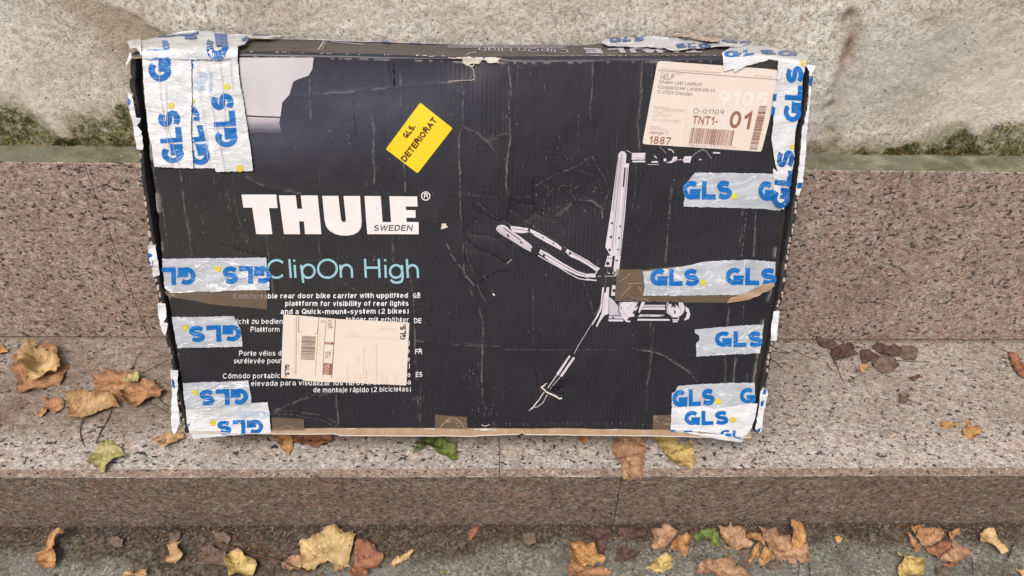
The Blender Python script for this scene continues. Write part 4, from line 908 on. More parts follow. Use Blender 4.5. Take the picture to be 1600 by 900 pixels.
# worn creases, scratches and painted crease shadows
rr = random.Random(11); k = Ink()
for pts, wd in [([(727, 120), (723, 165), (724, 195)], .9), ([(716, 215), (719, 290), (720, 345)], .9), ([(794, 98), (799, 140), (795, 170), (797, 215), (792, 262), (791, 290)], 1.1), ([(755, 500), (753, 560), (754, 630)], .9), ([(727, 380), (732, 410), (745, 440)], .6), ([(926, 95), (925, 140), (922, 172)], .7), ([(1003, 110), (999, 160), (996, 195)], .7), ([(904, 180), (903, 222)], .5), ([(996, 240), (992, 275), (995, 285)], .6), ([(994, 285), (988, 330)], .5), ([(1056, 258), (1050, 300), (1045, 340), (1040, 412)], .6), ([(833, 450), (833, 500), (832, 545)], .5), ([(809, 100), (808, 140)], .6), ([(829, 100), (829, 118)], .5),
                ([(742, 314), (752, 322), (764, 335)], .7), ([(764, 335), (790, 348), (800, 352)], .5), ([(790, 348), (830, 372), (870, 405)], .4), ([(797, 329), (830, 352), (885, 388)], .7),
                ([(430, 642), (470, 622), (512, 610), (545, 606)], .6), ([(415, 650), (425, 646), (460, 648), (500, 655), (528, 668)], .6), ([(657, 612), (658, 668)], .6), ([(526, 612), (529, 668)], .5), ([(484, 125), (485, 180)], .5), ([(578, 178), (582, 200), (583, 220), (586, 250), (585, 285)], .6), ([(625, 110), (626, 160)], .6), ([(627, 240), (632, 262), (634, 290)], .5), ([(613, 300), (615, 330)], .4),
                ([(300, 366), (310, 380)], .5), ([(366, 310), (372, 335), (382, 365), (392, 395)], .6), ([(356, 298), (362, 330)], .5), ([(240, 262), (256, 330), (263, 385)], .8), ([(282, 262), (290, 330), (300, 395)], .6), ([(497, 368), (502, 405)], .5), ([(613, 370), (616, 410)], .5), ([(415, 366), (420, 398)], .5), ([(640, 425), (646, 470), (648, 520), (652, 580), (658, 610)], .6),
                ([(1010, 546), (1035, 554), (1060, 570), (1078, 583), (1090, 596)], 1.0), ([(985, 542), (1005, 548), (1020, 549)], .6), ([(1022, 505), (1018, 545)], .6), ([(1011, 580), (1010, 640)], .4), ([(912, 440), (925, 480)], .5), ([(923, 470), (930, 500)], .4),
                ([(727, 535), (780, 541)], .4), ([(782, 545), (880, 546), (960, 545)], .5), ([(705, 300), (760, 308), (830, 308)], .4), ([(560, 395), (540, 402), (470, 408)], .4), ([(500, 425), (530, 438), (560, 455)], .5), ([(870, 548), (880, 552), (895, 545)], .4), ([(724, 198), (745, 208), (762, 222), (778, 242)], .6), ([(757, 218), (790, 208)], .5), ([(780, 100), (800, 108), (850, 100)], .4), ([(1180, 330), (1176, 400)], .8), ([(1166, 330), (1158, 400)], 1.2), ([(1138, 480), (1136, 508)], .8), ([(1162, 476), (1160, 507)], .8), ([(1148, 557), (1144, 597)], .9)]:
    k.line([(x+rr.uniform(-.5, .5), y) for x, y in pts], wd)
for _ in range(430):
    x, y = rr.uniform(260, 1180), rr.uniform(110, 660); L = rr.choice([1, 1.5, 2, 3, 6, 10])
    if L > 3 and rr.random() < .6: continue
    k.line([(x, y), (x+rr.uniform(-.4, .4), y+L)], rr.uniform(.35, .9))
for cx, cy, n_, sx_, sy_ in [(320, 340, 30, 14, 40), (378, 380, 26, 10, 25), (790, 200, 26, 22, 26), (870, 320, 40, 40, 35), (930, 290, 26, 14, 20), (350, 300, 14, 30, 30), (585, 405, 14, 8, 6), (545, 220, 10, 3, 12), (655, 620, 16, 14, 3), (850, 610, 12, 18, 10), (440, 640, 12, 20, 3), (880, 240, 16, 30, 20), (760, 640, 20, 20, 8), (735, 580, 20, 12, 25)]:
    for _ in range(n_):
        x, y = rr.gauss(cx, sx_*.6), rr.gauss(cy, sy_*.6); L = rr.uniform(.8, 5); k.line([(x, y), (x+rr.uniform(-.6, .6), y+L)], rr.uniform(.4, 1.1))
for x in np.arange(742, 1050, 6.9): k.line([(x, 660), (x+.2, 664)], rr.uniform(.4, .9))
for x in np.arange(600, 800, 7): 
    if rr.random() < .3: k.line([(x, 300), (x+.2, 306)], .5)
k.line([(930, 258), (945, 275), (951, 300), (944, 322), (940, 345)], .5); k.line(arc(895, 292, 40, 26, 150, 330, 12), .5); k.line(arc(885, 320, 34, 30, 180, 300, 10), .5); k.line([(838, 290), (870, 272), (905, 258), (925, 243)], .6); k.line([(925, 243), (935, 262), (948, 285)], .5)
k.line([(900, 312), (890, 300), (905, 290)], .6); k.line([(868, 342), (885, 330), (900, 313), (922, 314), (940, 324), (941, 342)], .6)
k.build('scuff_marks', SC, box, .0007, kind='stuff')
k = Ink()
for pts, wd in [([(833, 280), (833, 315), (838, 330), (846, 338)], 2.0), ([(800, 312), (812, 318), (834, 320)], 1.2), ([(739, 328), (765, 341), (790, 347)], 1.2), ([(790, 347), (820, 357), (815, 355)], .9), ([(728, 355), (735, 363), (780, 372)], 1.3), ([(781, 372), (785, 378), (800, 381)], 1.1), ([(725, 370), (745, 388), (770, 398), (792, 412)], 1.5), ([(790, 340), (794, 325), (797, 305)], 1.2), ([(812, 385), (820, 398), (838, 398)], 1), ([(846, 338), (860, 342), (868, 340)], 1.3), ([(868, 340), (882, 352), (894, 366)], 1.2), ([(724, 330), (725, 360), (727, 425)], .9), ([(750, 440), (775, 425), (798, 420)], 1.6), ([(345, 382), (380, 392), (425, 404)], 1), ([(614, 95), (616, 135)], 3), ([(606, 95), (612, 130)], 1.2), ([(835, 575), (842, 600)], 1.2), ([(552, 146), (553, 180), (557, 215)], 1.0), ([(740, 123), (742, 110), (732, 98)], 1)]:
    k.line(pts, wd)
k.build('painted_crease_shadow', DKC, box, .0006)  # shadow of the creases painted on as dark lines
k = Ink()
for pts, wd in [([(713, 91), (725, 92), (735, 96), (748, 93), (765, 95), (780, 98)], 2.2), ([(722, 97), (728, 101), (738, 104), (744, 97)], 1.4), ([(728, 88), (735, 83), (745, 82)], .9), ([(700, 91), (712, 92)], 1.2), ([(734, 101), (740, 110), (741, 124), (734, 126)], .8), ([(700, 127), (735, 125)], .6), ([(740, 670), (758, 669), (776, 671)], 1.6), ([(664, 669.5), (680, 670)], 1.3), ([(540, 670), (556, 669.5)], 1.2), ([(948, 671), (965, 670.5)], 1.2), ([(752, 663), (758, 665), (765, 663)], 1)]: k.line(pts, wd)
k.build('torn_white_fibre', SC2, box, .0012)
for sd, pl in enumerate(([(722, 92), (733, 90), (741, 93), (751, 91), (757, 95), (748, 100), (738, 99), (730, 103), (724, 99)], [(756, 92), (770, 91), (784, 93), (776, 98), (762, 98)], [(752, 668), (770, 668), (774, 671.5), (750, 671.5)])): patch('torn_liner_flake', pl, SC2, box, .0016, 2.4, .9, seed=sd+3, wr=(sd, 2))
# torn strip of fold edge: small pale nicks
k = Ink()
for x in np.arange(840, 1128, 3.2):
    if rr.random() < .8: k.line([(x, 87.2+rr.uniform(-.8, .6)), (x+rr.uniform(.8, 2), 87.2+rr.uniform(-.8, .6))], rr.uniform(.4, 1.0))
for x in np.arange(390, 700, 5):
    if rr.random() < .35: k.line([(x, np.interp(x, _tl[:, 0], _tl[:, 1])+rr.uniform(-7, -5)), (x+rr.uniform(1, 6), np.interp(x, _tl[:, 0], _tl[:, 1])+rr.uniform(-7, -5))], rr.uniform(.4, .9))
k.build('worn_fold_nicks', SC2, box, .0006)
# bottom small ticks & lid print
k = Ink()
LX = [(905, 926), (936, 958), (963, 988), (994, 1018), (1024, 1050)]
k.text('THULE', (1096, 74.5), (908, 75.5), (5, 8), .26)
k.build('lid_brand_lettering', M_grey2, box, .0006)
k = Ink(); k.text('ClipOn High', (888, 78), (748, 75), (0, 4.6), .10); k.build('lid_model_lettering', M_grey2, box, .0006)
k = Ink()
for row in range(4):
    x = 700
    while x < 882: L = rr.uniform(2, 7); k.line([(x, 71.6+row*1.1+(x-700)*.008), (x+L, 71.6+row*1.1+(x-700)*.008)], .45); x += L+1
k.line([(497, 78), (507, 64)], 2.2); k.line([(501, 79), (511, 65)], .8); k.line([(512, 64), (530, 67), (568, 70)], .9)
k.build('lid_small_print', M_grey2, box, .0006)

# ------------------------------------------------------------------ stickers
L1 = lambda *p: T45(5.295, 1000, 80, p)
lab = patch('address_label', L1((160, 84), (182, 82), (1150, 152), (1168, 160), (1140, 300), (1100, 440), (1050, 640), (1005, 818), (996, 829), (975, 829), (40, 769), (23, 762), (22, 748), (140, 105), (146, 90)), M_label, box, .0006, 7)
sl_ = np.array((.185, -.985))/5.295
def lt(k, t, a, b_, cap, wt=.13, **kw): k.text(t, L1(a)[0], L1(b_)[0], tuple(sl_*cap), wt, **kw)
k = Ink()
lt(k, 'HELP', (165, 232), (275, 236), 40, .13); lt(k, 'Inhaber Lutz Leuthold', (155, 266), (508, 288), 30, .12); lt(k, 'Königsbrücker Landstraße 64', (147, 308), (620, 339), 30, .12); lt(k, 'D-01109 Dresden', (140, 350), (430, 369), 30, .12)
lt(k, 'D-01109', (440, 512), (690, 524), 40, .11)
lt(k, 'Menge: 1', (75, 685), (222, 690), 27, .12)
k.line(L1((148, 158), (640, 198), (1135, 236)), .8)
k.build('lettering', M_greyink, lab, .0009)
k = Ink()
lt(k, '7575UD902001', (110, 494), (370, 506), 28, .10); lt(k, '2311007', (102, 539), (253, 545), 24, .10); lt(k, 'VH: Dresden', (95, 578), (330, 590), 26, .10); lt(k, 'Paket-Nr.: 91001296196', (390, 786), (795, 810), 24, .10); lt(k, '28.06.2012', (945, 211), (1087, 221), 17, .12); lt(k, 'Ku.Nr. 764103', (170, 188), (352, 196), 15, .12); lt(k, '7175910501', (80, 655), (220, 661), 19, .1)
for a, b_, y in ((175, 670, 146), (105, 240, 456), (105, 190, 500), (80, 182, 622)):
    x = a
    while x < b_:
        L = rr.uniform(5, 16); k.line(L1((x, y+(x-a)*.07), (min(x+L, b_), y+(x-a+L)*.07)), 1.1 if y > 150 else 1.6); x += L+rr.uniform(4, 9)
for y in range(390, 780, 14): k.line(L1((400-(y-390)*.105, y), (399-(y-390)*.105, y+7)), .5)
k.build('small_lettering', flat('pale_brown_ink', lin((172, 148, 138)), var=.2, sc_=400), lab, .0009)
k = Ink(); lt(k, 'TNT1-', (428, 600), (638, 612), 70, .17); lt(k, '01', (730, 634), (905, 645), 145, .19); lt(k, '1887', (70, 762), (245, 774), 64, .17)
def bar(k, a, b_, c_, d_, n, rr, vertical):   # barcode in the quad a b c d (a-b top, d-c bottom)
    t = 0
    a, b_, c_, d_ = map(np.array, (a, b_, c_, d_))
    while t < 1:
        wd = rr.choice([.006, .010, .016, .022])*(1.0); gp = rr.choice([.006, .010, .016])
        e = min(1, t+wd); k.poly([tuple(a+(b_-a)*t), tuple(a+(b_-a)*e), tuple(d_+(c_-d_)*e), tuple(d_+(c_-d_)*t)]); t = e+gp
q = L1((425, 632), (783, 655), (758, 783), (400, 760)); bar(k, *q, 0, random.Random(3), True)
q = L1((985, 450), (900, 812), (965, 815), (1048, 452)); bar(k, q[0], q[1], q[2], q[3], 0, random.Random(5), False)
k.build('brown_lettering_and_barcodes', M_brownink, lab, .0009)
k = Ink(); lt(k, '9105', (640, 440), (1040, 462), 120, .2); k.build('faded_number', M_faint2, lab, .0007)
L2 = lambda *p: T45(6.43, 420, 480, p)
lb2 = patch('parcel_label', L2((150, 68), (700, 112), (1395, 150), (1413, 156), (1412, 172), (1385, 770), (1375, 783), (1358, 782), (800, 750), (365, 737), (335, 722), (125, 708), (126, 690), (136, 400)), M_label2, box, .0008, 7)
k = Ink()
ur = lambda c: (c/6.43, 0)
k.text('GLS.', L2((163, 572))[0], L2((161, 694))[0], ur(47), .24, sp=.1); k.text('GLS.', L2((1376, 321))[0], L2((1380, 168))[0], ur(-58), .24, sp=.1)
k.build('carrier_mark', M_ink, lb2, .0011)
k = Ink(); k.text('VAR', L2((596, 118))[0], L2((592, 206))[0], ur(48), .13); k.text('BG', L2((572, 442))[0], L2((570, 502))[0], ur(52), .13); k.text('0', L2((526, 128))[0], L2((526, 150))[0], ur(40), .13)
k.line(L2((282, 90), (280, 250), (274, 680)), .6); k.line(L2((305, 84), (300, 243), (335, 248)), .8); k.line(L2((506, 98), (490, 260), (460, 258)), .8); k.line(L2((500, 180), (470, 690)), .5); k.line(L2((583, 110), (556, 400), (545, 695)), .7)
q = L2((335, 283), (322, 522), (462, 530), (475, 290)); bar(k, q[0], q[1], q[2], q[3], 0, random.Random(9), False)
k.build('lettering', M_greyink, lb2, .0011)
k = Ink(); k.line(L2((674, 115), (655, 400), (634, 705)), 1.2); k.poly(L2((568, 344), (655, 347), (652, 372), (566, 368))); k.poly(L2((556, 556), (642, 560), (634, 676), (548, 670))); k.build('brown_blocks', M_brownink, lb2, .0011)
k = Ink(); k.text('0', L2((582, 348))[0], L2((580, 368))[0], ur(46), .13); k.text('1000', L2((566, 566))[0], L2((556, 668))[0], ur(48), .12); k.build('pale_numbers', M_label2, lb2, .0014)
k = Ink(); k.line(L2((780, 287), (1000, 298), (1310, 320)), .5)
k.text('4200 221119907', L2((510, 252))[0], L2((500, 490))[0], ur(22), .08)
for x, y0, y1, th in [(790, 740, 575, 1.6), (820, 740, 660, 1), (860, 740, 690, 1), (880, 740, 655, 1), (905, 740, 670, 1), (885, 575, 465, 1), (910, 570, 490, 1), (925, 740, 680, 1), (955, 720, 390, 1.2), (985, 740, 620, 1.8), (1083, 745, 378, 1.7), (1140, 760, 640, 1.6), (1175, 765, 660, 1), (1190, 765, 700, 1), (1262, 770, 700, 1), (1285, 770, 650, 1.1), (262, 110, 670, 1.2), (245, 600, 670, 1.2), (300, 320, 470, 1)]:
    y = max(y0, y1); lo = min(y0, y1)
    while y > lo: L = rr.uniform(5, 15); k.line(L2((x, y), (x+.5, max(lo, y-L))), th); y -= L+rr.uniform(4, 8)
for x0, x1, y in [(795, 885, 262), (795, 885, 278), (1105, 1275, 205), (1110, 1270, 218), (665, 760, 700), (670, 755, 712), (665, 760, 725)]:
    x = x0
    while x < x1: L = rr.uniform(6, 16); k.line(L2((x, y+(x-x0)*.04), (x+L, y+(x-x0+L)*.04)), .7); x += L+6
k.build('small_lettering', M_faint, lb2, .0011)
k = Ink(); k.line(L2((690, 152), (860, 200), (1030, 268), (1300, 312)), 1.0); k.line(L2((1020, 272), (1380, 300)), .7); k.build('fold_highlight', M_faint2, lb2, .0012)  # highlight along the label's fold, painted as pale lines
# yellow sticker
ys_ = patch('yellow_sticker', T45(3.6, 460, 40, [(704, 438), (712, 437), (886, 574), (887, 582), (697, 826), (689, 828), (519, 698), (518, 690)]), M_yellow, box, .0007, 6)
k = Ink(); C2 = lambda *p: T45(3.6, 460, 40, p)
k.text('GLS.', C2((633, 637))[0], C2((685, 571))[0], (-28/3.6, -21/3.6), .25, sp=.12); k.text('DETERIORAT', C2((625, 769))[0], C2((806, 534))[0], (-29/3.6, -22/3.6), .235, sp=.16); k.build('lettering', M_brink, ys_, .0011)

# ------------------------------------------------------------------ parcel tape
def logo(p0, p1, upv, seed, a=1.0, off=.0018, mat=T_blue, parent=None, txt='GLS', dot=None, wt=.275, name='tape_lettering', lift=None):
    k = Ink(); k.text(txt, p0, p1, upv, wt, sp=.10); k.build(name, mat, parent, off, wr=(seed, a), lift=lift)
    if dot: k = Ink(); k.disc(dot, 4.9); k.build('tape_dot', T_dot, parent, off+.0001, wr=(seed, a), lift=lift)
def tape(poly, mat, seed, off, a=1.0, jag=.5, sp=3.6, lift=None, name='tape_strip'): return patch(name, poly, mat, box, off, sp, jag, wr=(seed, a), seed=seed, lift=lift)
# top left block
tp = tape([(224, 84), (300, 83), (302, 150), (301, 200), (305, 262), (243, 260), (240, 230), (234, 205), (229, 160), (226, 120)], T_thick, 3, .0042, 1.2)
t0 = tape([(290, 84), (350, 84), (352, 180), (356, 264), (338, 267), (337, 262), (296, 262), (292, 160)], T_thick, 4, .0013, 1.2)
t1 = tape([(336, 90), (373, 90), (376, 123), (387, 193), (397, 264), (396, 266.5), (340, 267.5), (337, 240), (334, 150)], T_mid, 5, .0036, 1.1)
logo((291, 252), (283, 171), (-34, 2.5), 3, 1.2, .0050, parent=tp, dot=(270.5, 164.5)); logo((270+.5, 127), (268, 60), (-36, 0), 3, 1.2, .0050, parent=tp, txt='GL')
logo((333, 255), (309, 164), (-32, 4), 4, 1.2, .0017, parent=t0, dot=(301, 158)); logo((302, 118), (306, 62), (-30, 2), 4, 1.2, .0017, parent=t0, txt='GL')
logo((374, 228), (365, 145), (-34, 2), 5, 1.1, .0044, parent=t1, dot=(357, 135.3)); k = Ink(); k.disc((376.5, 262.5), 5.4); k.build('tape_dot', T_dot, t1, .0045, wr=(5, 1.1))
k = Ink(); k.text('SL', (302, 112), (350, 112), (0, 30), .275, sp=.12); k.build('faint_tape_lettering', T_ghost, t0, .0016, wr=(4, 1.2))
k = Ink()
for pts in ([(310, 96), (316, 160), (330, 262)], [(326, 96), (330, 150), (345, 220), (354, 264)], [(346, 96), (352, 150), (354, 190)], [(362, 96), (366, 140)], [(250, 90), (254, 150), (262, 200), (272, 258)], [(262, 130), (266, 200), (284, 259)]): k.line(pts, .7)
k.build('tape_crease', M_grey2, box, .0068)
tu = tape([(205, 81), (222, 68), (262, 60), (285, 52.5), (302, 51), (330, 55), (375, 55.5), (452, 57), (462, 60), (440, 62), (420, 66), (388, 66), (384, 76), (373, 79), (374, 92), (300, 93), (226, 92), (221, 84), (212, 82)], T_mid, 6, .0052, 1.6, sp=2.8)
logo((268, 92), (262, 62), (-34, 1), 6, 1.6, .0062, parent=tu, txt='L'); logo((360, 93), (356, 58), (-34, 2), 6, 1.6, .0062, parent=tu, txt='G', mat=T_blue2)
k = Ink(); k.line([(248, 67), (268, 64), (300, 60), (312, 57)], 3); k.line([(380, 70), (386, 66), (388, 72)], 4); k.line([(395, 61), (420, 60), (436, 58)], 3); k.line([(290, 66), (309, 63)], 4); k.build('tape_lettering', T_blue2, tu, .0063, wr=(6, 1.6))
# right vertical
tr = tape([(1214, 96), (1257, 103), (1252, 123), (1251, 150), (1247, 179), (1240, 207), (1239, 251), (1232, 290), (1226, 313), (1223, 327), (1210, 320), (1208, 300), (1206, 262), (1213, 268), (1207, 240), (1204, 215), (1207, 190), (1206, 150), (1213, 130)], T_mid, 8, .0030, 1.5)
logo((1249, 191), (1254, 104), (-27, -2), 8, 1.5, .0036, parent=tr, dot=None); logo((1230, 326), (1240, 235), (-26, -3), 8, 1.5, .0036, parent=tr, txt='GLS', mat=T_blue2)
k = Ink(); k.disc((1253, 100), 3.6); k.disc((1236, 229), 3.6); k.build('tape_dot', T_dot, tr, .0037, wr=(8, 1.5))
k = Ink(); k.poly([(1206, 147), (1212, 146), (1211, 157), (1206, 158)]); k.poly([(1204, 166), (1210, 165), (1208, 180), (1203, 180)]); k.build('tape_lettering', T_blue2, tr, .0044)
# right top
tq = tape([(1128, 84), (1150, 72), (1180, 74), (1210, 78), (1240, 84), (1262, 92), (1258, 104), (1214, 96), (1200, 94), (1165, 103), (1147, 113), (1145, 107), (1130, 112), (1129, 97)], T_mid, 9, .0018, 1.6, sp=3)
logo((1131, 92), (1180, 88), (1, -9), 9, 1.6, .0026, parent=tq, txt='GL'); logo((1185, 86), (1245, 90), (1, -6), 9, 1.6, .0026, parent=tq, txt='SG', mat=T_blue2)
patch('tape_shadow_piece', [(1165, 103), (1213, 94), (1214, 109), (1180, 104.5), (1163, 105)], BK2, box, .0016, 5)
# lid right tapes (crumpled)
tc = tape([(938, 71), (944, 66), (965, 60), (1000, 58), (1042, 57), (1070, 60), (1100, 62), (1140, 66), (1180, 71), (1150, 77), (1110, 77), (1080, 80), (1050, 82), (1030, 78), (985, 76), (950, 74)], T_mid, 12, .0022, 2.6, sp=2.6)
k = Ink(); k.text('GLS', (950, 71), (1004, 69), (4, -8), .275, sp=.12); k.text('SLG', (1055, 78), (1110, 78), (0, -6), .275, sp=.12); k.text('GL', (1125, 71), (1175, 73), (2, -5), .275, sp=.12); k.build('tape_lettering', T_blue2, tc, .0034, wr=(12, 2.6))
k = Ink(); k.disc((1038, 60), 3, 1.8); k.disc((1083, 71), 3, 1.4); k.build('tape_dot', T_dot, tc, .0036, wr=(12, 2.6))
tcp = tape([(385, 58), (470, 59.5), (530, 62), (690, 67), (680, 70), (600, 67), (560, 66.5), (470, 63), (440, 62.5)], T_thin, 13, .0008, .6, sp=3)
k = Ink(); k.line([(596, 66.8), (612, 67.6)], 2); k.line([(640, 68.4), (658, 69.4)], 2); k.line([(404, 61), (424, 61.6)], 2.2); k.build('tape_lettering', T_blue2, tcp, .0016)
# torn brown board at the back edge of the lid
tb = patch('torn_board', [(1040, 61), (1055, 56), (1068, 57), (1075, 61), (1090, 62), (1112, 63), (1122, 68), (1124, 73), (1105, 72), (1085, 68), (1060, 65)], KT, box, .006, 2.6, .8, wr=(77, 4.0))
# right horizontals
t = tape([(1086, 269), (1150, 270), (1208, 271), (1214, 285), (1226, 318), (1218, 329), (1191, 326), (1130, 324), (1068, 322.5), (1070, 297), (1076, 281)], T_thin, 15, .0010, .8)
logo((1066, 311.5), (1143, 311), (0, -29.5), 15, .8, 0.0018, parent=t, dot=(1146.5, 306.5)); logo((1184, 313), (1232, 315), (0, -31), 15, .8, 0.0018, parent=t, txt='GL')
pb = patch('brown_tape', [(963, 421), (1012, 421), (1090, 412), (1160, 409), (1209, 420), (1208, 447), (1180, 462), (1150, 468), (1134, 472.5), (1060, 472), (961, 470)], PT, box, .0009, 5, .4)
t = tape([(1004, 424), (1040, 419.5), (1070, 415), (1096, 409), (1130, 406), (1170, 405), (1211, 408.5), (1210, 430), (1209, 445), (1195, 448), (1172, 459.5), (1120, 460), (1060, 461), (1004, 461), (1007, 446)], T_thin, 16, .0016, .9)
logo((1015, 445.5), (1091, 445.5), (.6, -26.5), 16, .9, 0.0025, parent=t, dot=(1097, 440)); logo((1132, 444), (1212, 445), (.6, -27), 16, .9, .0021, parent=t)
patch('folded_brown_tape', [(1134, 472), (1140, 463), (1165, 455), (1190, 443), (1206, 440), (1209, 444), (1200, 452), (1170, 466)], PT2, box, .0042, 4, .5, wr=(31, 2))
k = Ink()
for pts in ([(968, 440), (980, 432), (985, 426)], [(970, 463), (980, 452), (986, 446)], [(981, 443), (1003, 442)], [(998, 448), (1003, 456)]): k.line(pts, .9)
k.build('brown_tape_wrinkles', PT2, pb, .0014)
t = tape([(1084.4, 513.6), (1120, 511), (1150, 508), (1192.7, 506.4), (1190, 530), (1187, 551), (1140, 553), (1087, 556), (1087, 535), (1092, 530), (1092, 524), (1085, 519)], T_thin, 17, .0012, .9)
logo((1116, 541), (1191, 541.5), (.5, -24.5), 17, .9, .0017, parent=t)
t = tape([(1058.4, 602), (1100, 599), (1140, 597), (1179, 597.4), (1179, 615), (1178, 632), (1110, 640), (1049, 642), (1049, 613), (1055, 610)], T_thin, 18, .0012, 1.0)
logo((1050, 635), (1116, 632), (0, -26.5), 18, 1.0, 0.0021, parent=t, dot=(1121.5, 626)); logo((1155, 630), (1203, 630), (0, -24), 18, 1.0, 0.0021, parent=t, txt='G', wt=.29) if False else None
k = Ink(); k.text('G', (1155, 629.5), (1180, 629), (0, -24), .245); k.build('tape_lettering', T_blue, t, .0017, wr=(18, 1.0))
t = tape([(1049, 636), (1090, 633), (1115, 637), (1140, 634), (1160, 630), (1182.6, 629), (1179, 650), (1174, 666), (1160, 685), (1125, 678), (1100, 673), (1047, 671)], T_thick, 19, .0022, 1.5)
logo((1068.5, 663), (1137, 662), (0, -22.5), 19, 1.5, 0.0032, parent=t, dot=(1144, 654)); k = Ink(); k.text('GL', (1124, 682), (1156, 685), (1.5, -13), .275, sp=.12); k.build('tape_lettering', T_blue, t, .0030, wr=(19, 1.5)); k = Ink(); k.line([(1047, 671), (1056, 672)], 2.5); k.line([(1068, 673), (1080, 672)], 2.5); k.build('tape_lettering', T_blue2, t, .0030, wr=(19, 1.5))
# left horizontals
t = tape([(254, 404), (300, 403.5), (360, 402.5), (416.7, 402), (419, 425), (422, 452), (360, 453), (300, 454.5), (268, 456), (258, 450), (256, 425)], T_thin, 21, .0014, 1.1)
logo((424, 414.5), (349, 415.5), (.5, 27.5), 21, 1.1, 0.0023, parent=t, dot=(341, 419.5)); k = Ink(); k.text('GL', (306, 416.5), (254, 417), (.5, 28), .275, sp=.12); k.build('tape_lettering', T_blue, t, .0019, wr=(21, 1.1))
t = tape([(256, 440), (330, 437), (400, 436), (421, 440), (422, 452), (360, 453.5), (300, 456), (268, 457), (258, 450)], T_thick, 26, .0009, 1.6)
pb = patch('brown_tape', [(257, 455), (300, 454), (417, 451), (417.5, 483), (385, 480), (358, 477.5), (330, 475), (306, 470), (275, 465), (260, 461)], PT, box, .0008, 5, .4)
t = tape([(269, 495), (320, 494), (366, 493), (370, 500), (377.4, 515), (379.7, 541), (330, 542), (277.7, 543), (272, 515)], T_thin, 22, .0012, .9)
logo((377, 506), (296, 508), (.8, 26), 22, .9, 0.0021, parent=t, dot=(290, 511))
t = tape([(286, 597.4), (340, 596), (388.4, 593.6), (392, 615), (394.7, 640), (340, 641), (291, 642), (288, 620)], T_thin, 23, .0012, .9)
logo((387.5, 605.5), (312, 608.5), (.8, 25), 23, .9, 0.0021, parent=t, dot=(305, 612.5))
t = tape([(291, 639), (350, 636), (395.6, 629), (419, 627), (422, 650), (424.5, 674), (400, 675), (370, 677), (330, 681), (304, 684), (297, 675), (293, 660)], T_mid, 24, .0022, 1.3)
t2 = tape([(293, 650), (340, 648), (380, 650), (422, 652), (424.5, 674), (400, 675.5), (370, 678), (330, 682), (304, 685), (298, 676)], T_thick, 25, .0030, 1.6)
k = Ink(); k.text('GL', (421, 640), (360, 642), (.5, 13), .275, sp=.12); k.build('faint_tape_lettering', T_ghost, t, .0028, wr=(24, 1.3))
logo((412, 653), (340, 656), (.8, 22), 25, 1.6, .0037, parent=t2, dot=(333.5, 660)); k = Ink(); k.poly([(294, 661), (298, 660), (302, 668), (301, 676), (297, 673), (295, 668)]); k.build('tape_lettering', T_blue2, t2, .0040)
for pl in ([(425, 652), (475, 654), (476, 672), (425, 673)], [(680, 647), (729.5, 651), (730, 669), (679.5, 669)], [(1020, 648), (1049, 648), (1048, 670), (1020, 670)]):
    pb = patch('clear_brown_tape', pl, PT, box, .0009, 5)
k = Ink(); k.line([(686, 669), (694, 660), (703, 651.5), (712, 653), (720, 658), (725, 667)], 1.2); k.line([(703, 652), (714, 653)], .8); k.line([(437, 669), (448, 664), (460, 668)], .8); k.build('clear_tape_wrinkles', PT2, box, .0016)
# tape scraps hanging on the side walls
def scrap(poly, seed, off=.004, mat=T_thick, a=2.4, bl=None):
    o = patch('tape_scrap', poly, mat, box, off, 3.2, .6, wr=(seed, a), seed=seed, lift=lambda u, v: .004*fbm(u*60, v*50, seed, 2))
    if bl: k = Ink(); [k.poly(b_) for b_ in bl]; k.build('tape_lettering', T_blue2, o, off+.0012, wr=(seed, a), lift=lambda u, v: .004*fbm(u*60, v*50, seed, 2))
scrap([(200, 77), (216, 69), (222, 66), (224, 88), (214, 82), (206, 83)], 41, .006)
scrap([(201, 98), (206, 86), (210, 90), (203, 100), (200, 106)], 42, .004)
scrap([(202, 145), (209, 148), (213, 165), (216, 183), (224, 184), (222, 190), (217, 195), (224, 205), (227, 228), (226, 233), (217, 232), (213, 210), (211, 190), (205, 168)], 43, .004, bl=[[(203, 152), (207, 155), (206, 165), (203, 160)]])
scrap([(234, 381), (246, 381), (245, 388), (250, 410), (252, 428), (242, 432), (240, 415), (234, 398)], 44, .004, bl=[[(234, 393), (240, 396), (243, 410), (241, 416), (236, 404)]])
scrap([(249, 472), (261, 472), (262, 495), (258, 500), (265, 502), (264, 512), (261, 522), (255, 513), (253, 500), (249, 490)], 45, .004)
scrap([(268, 575), (281, 576), (281, 600), (279, 620), (283, 640), (283, 660), (276, 675), (271, 668), (270, 640), (271, 600)], 46, .004, bl=[[(271, 588), (275, 592), (276, 604), (272, 602)]])
scrap([(1254, 101), (1262, 101), (1271, 103), (1267, 112), (1262, 160), (1258, 200), (1256, 240), (1250, 290), (1246, 305), (1240, 303), (1246, 250), (1250, 200), (1260, 160), (1262, 112)], 47, .004, bl=[[(1250, 284), (1243, 284), (1242, 293), (1249, 292)], [(1262, 118), (1267, 120), (1265, 135), (1261, 132)]])
scrap([(1207, 485), (1216, 484), (1213, 510), (1211, 530), (1202, 530), (1204, 505)], 48, .004)
scrap([(1190, 604), (1196, 604), (1197, 610), (1192, 640), (1188, 668), (1184, 674), (1178, 668), (1184, 630), (1186, 608)], 49, .004, bl=[[(1190, 606), (1195, 603), (1194, 612), (1189, 613)], [(1179, 668), (1186, 664), (1184, 671), (1181, 673)], [(1186, 624), (1191, 622), (1190, 630), (1186, 632)]])
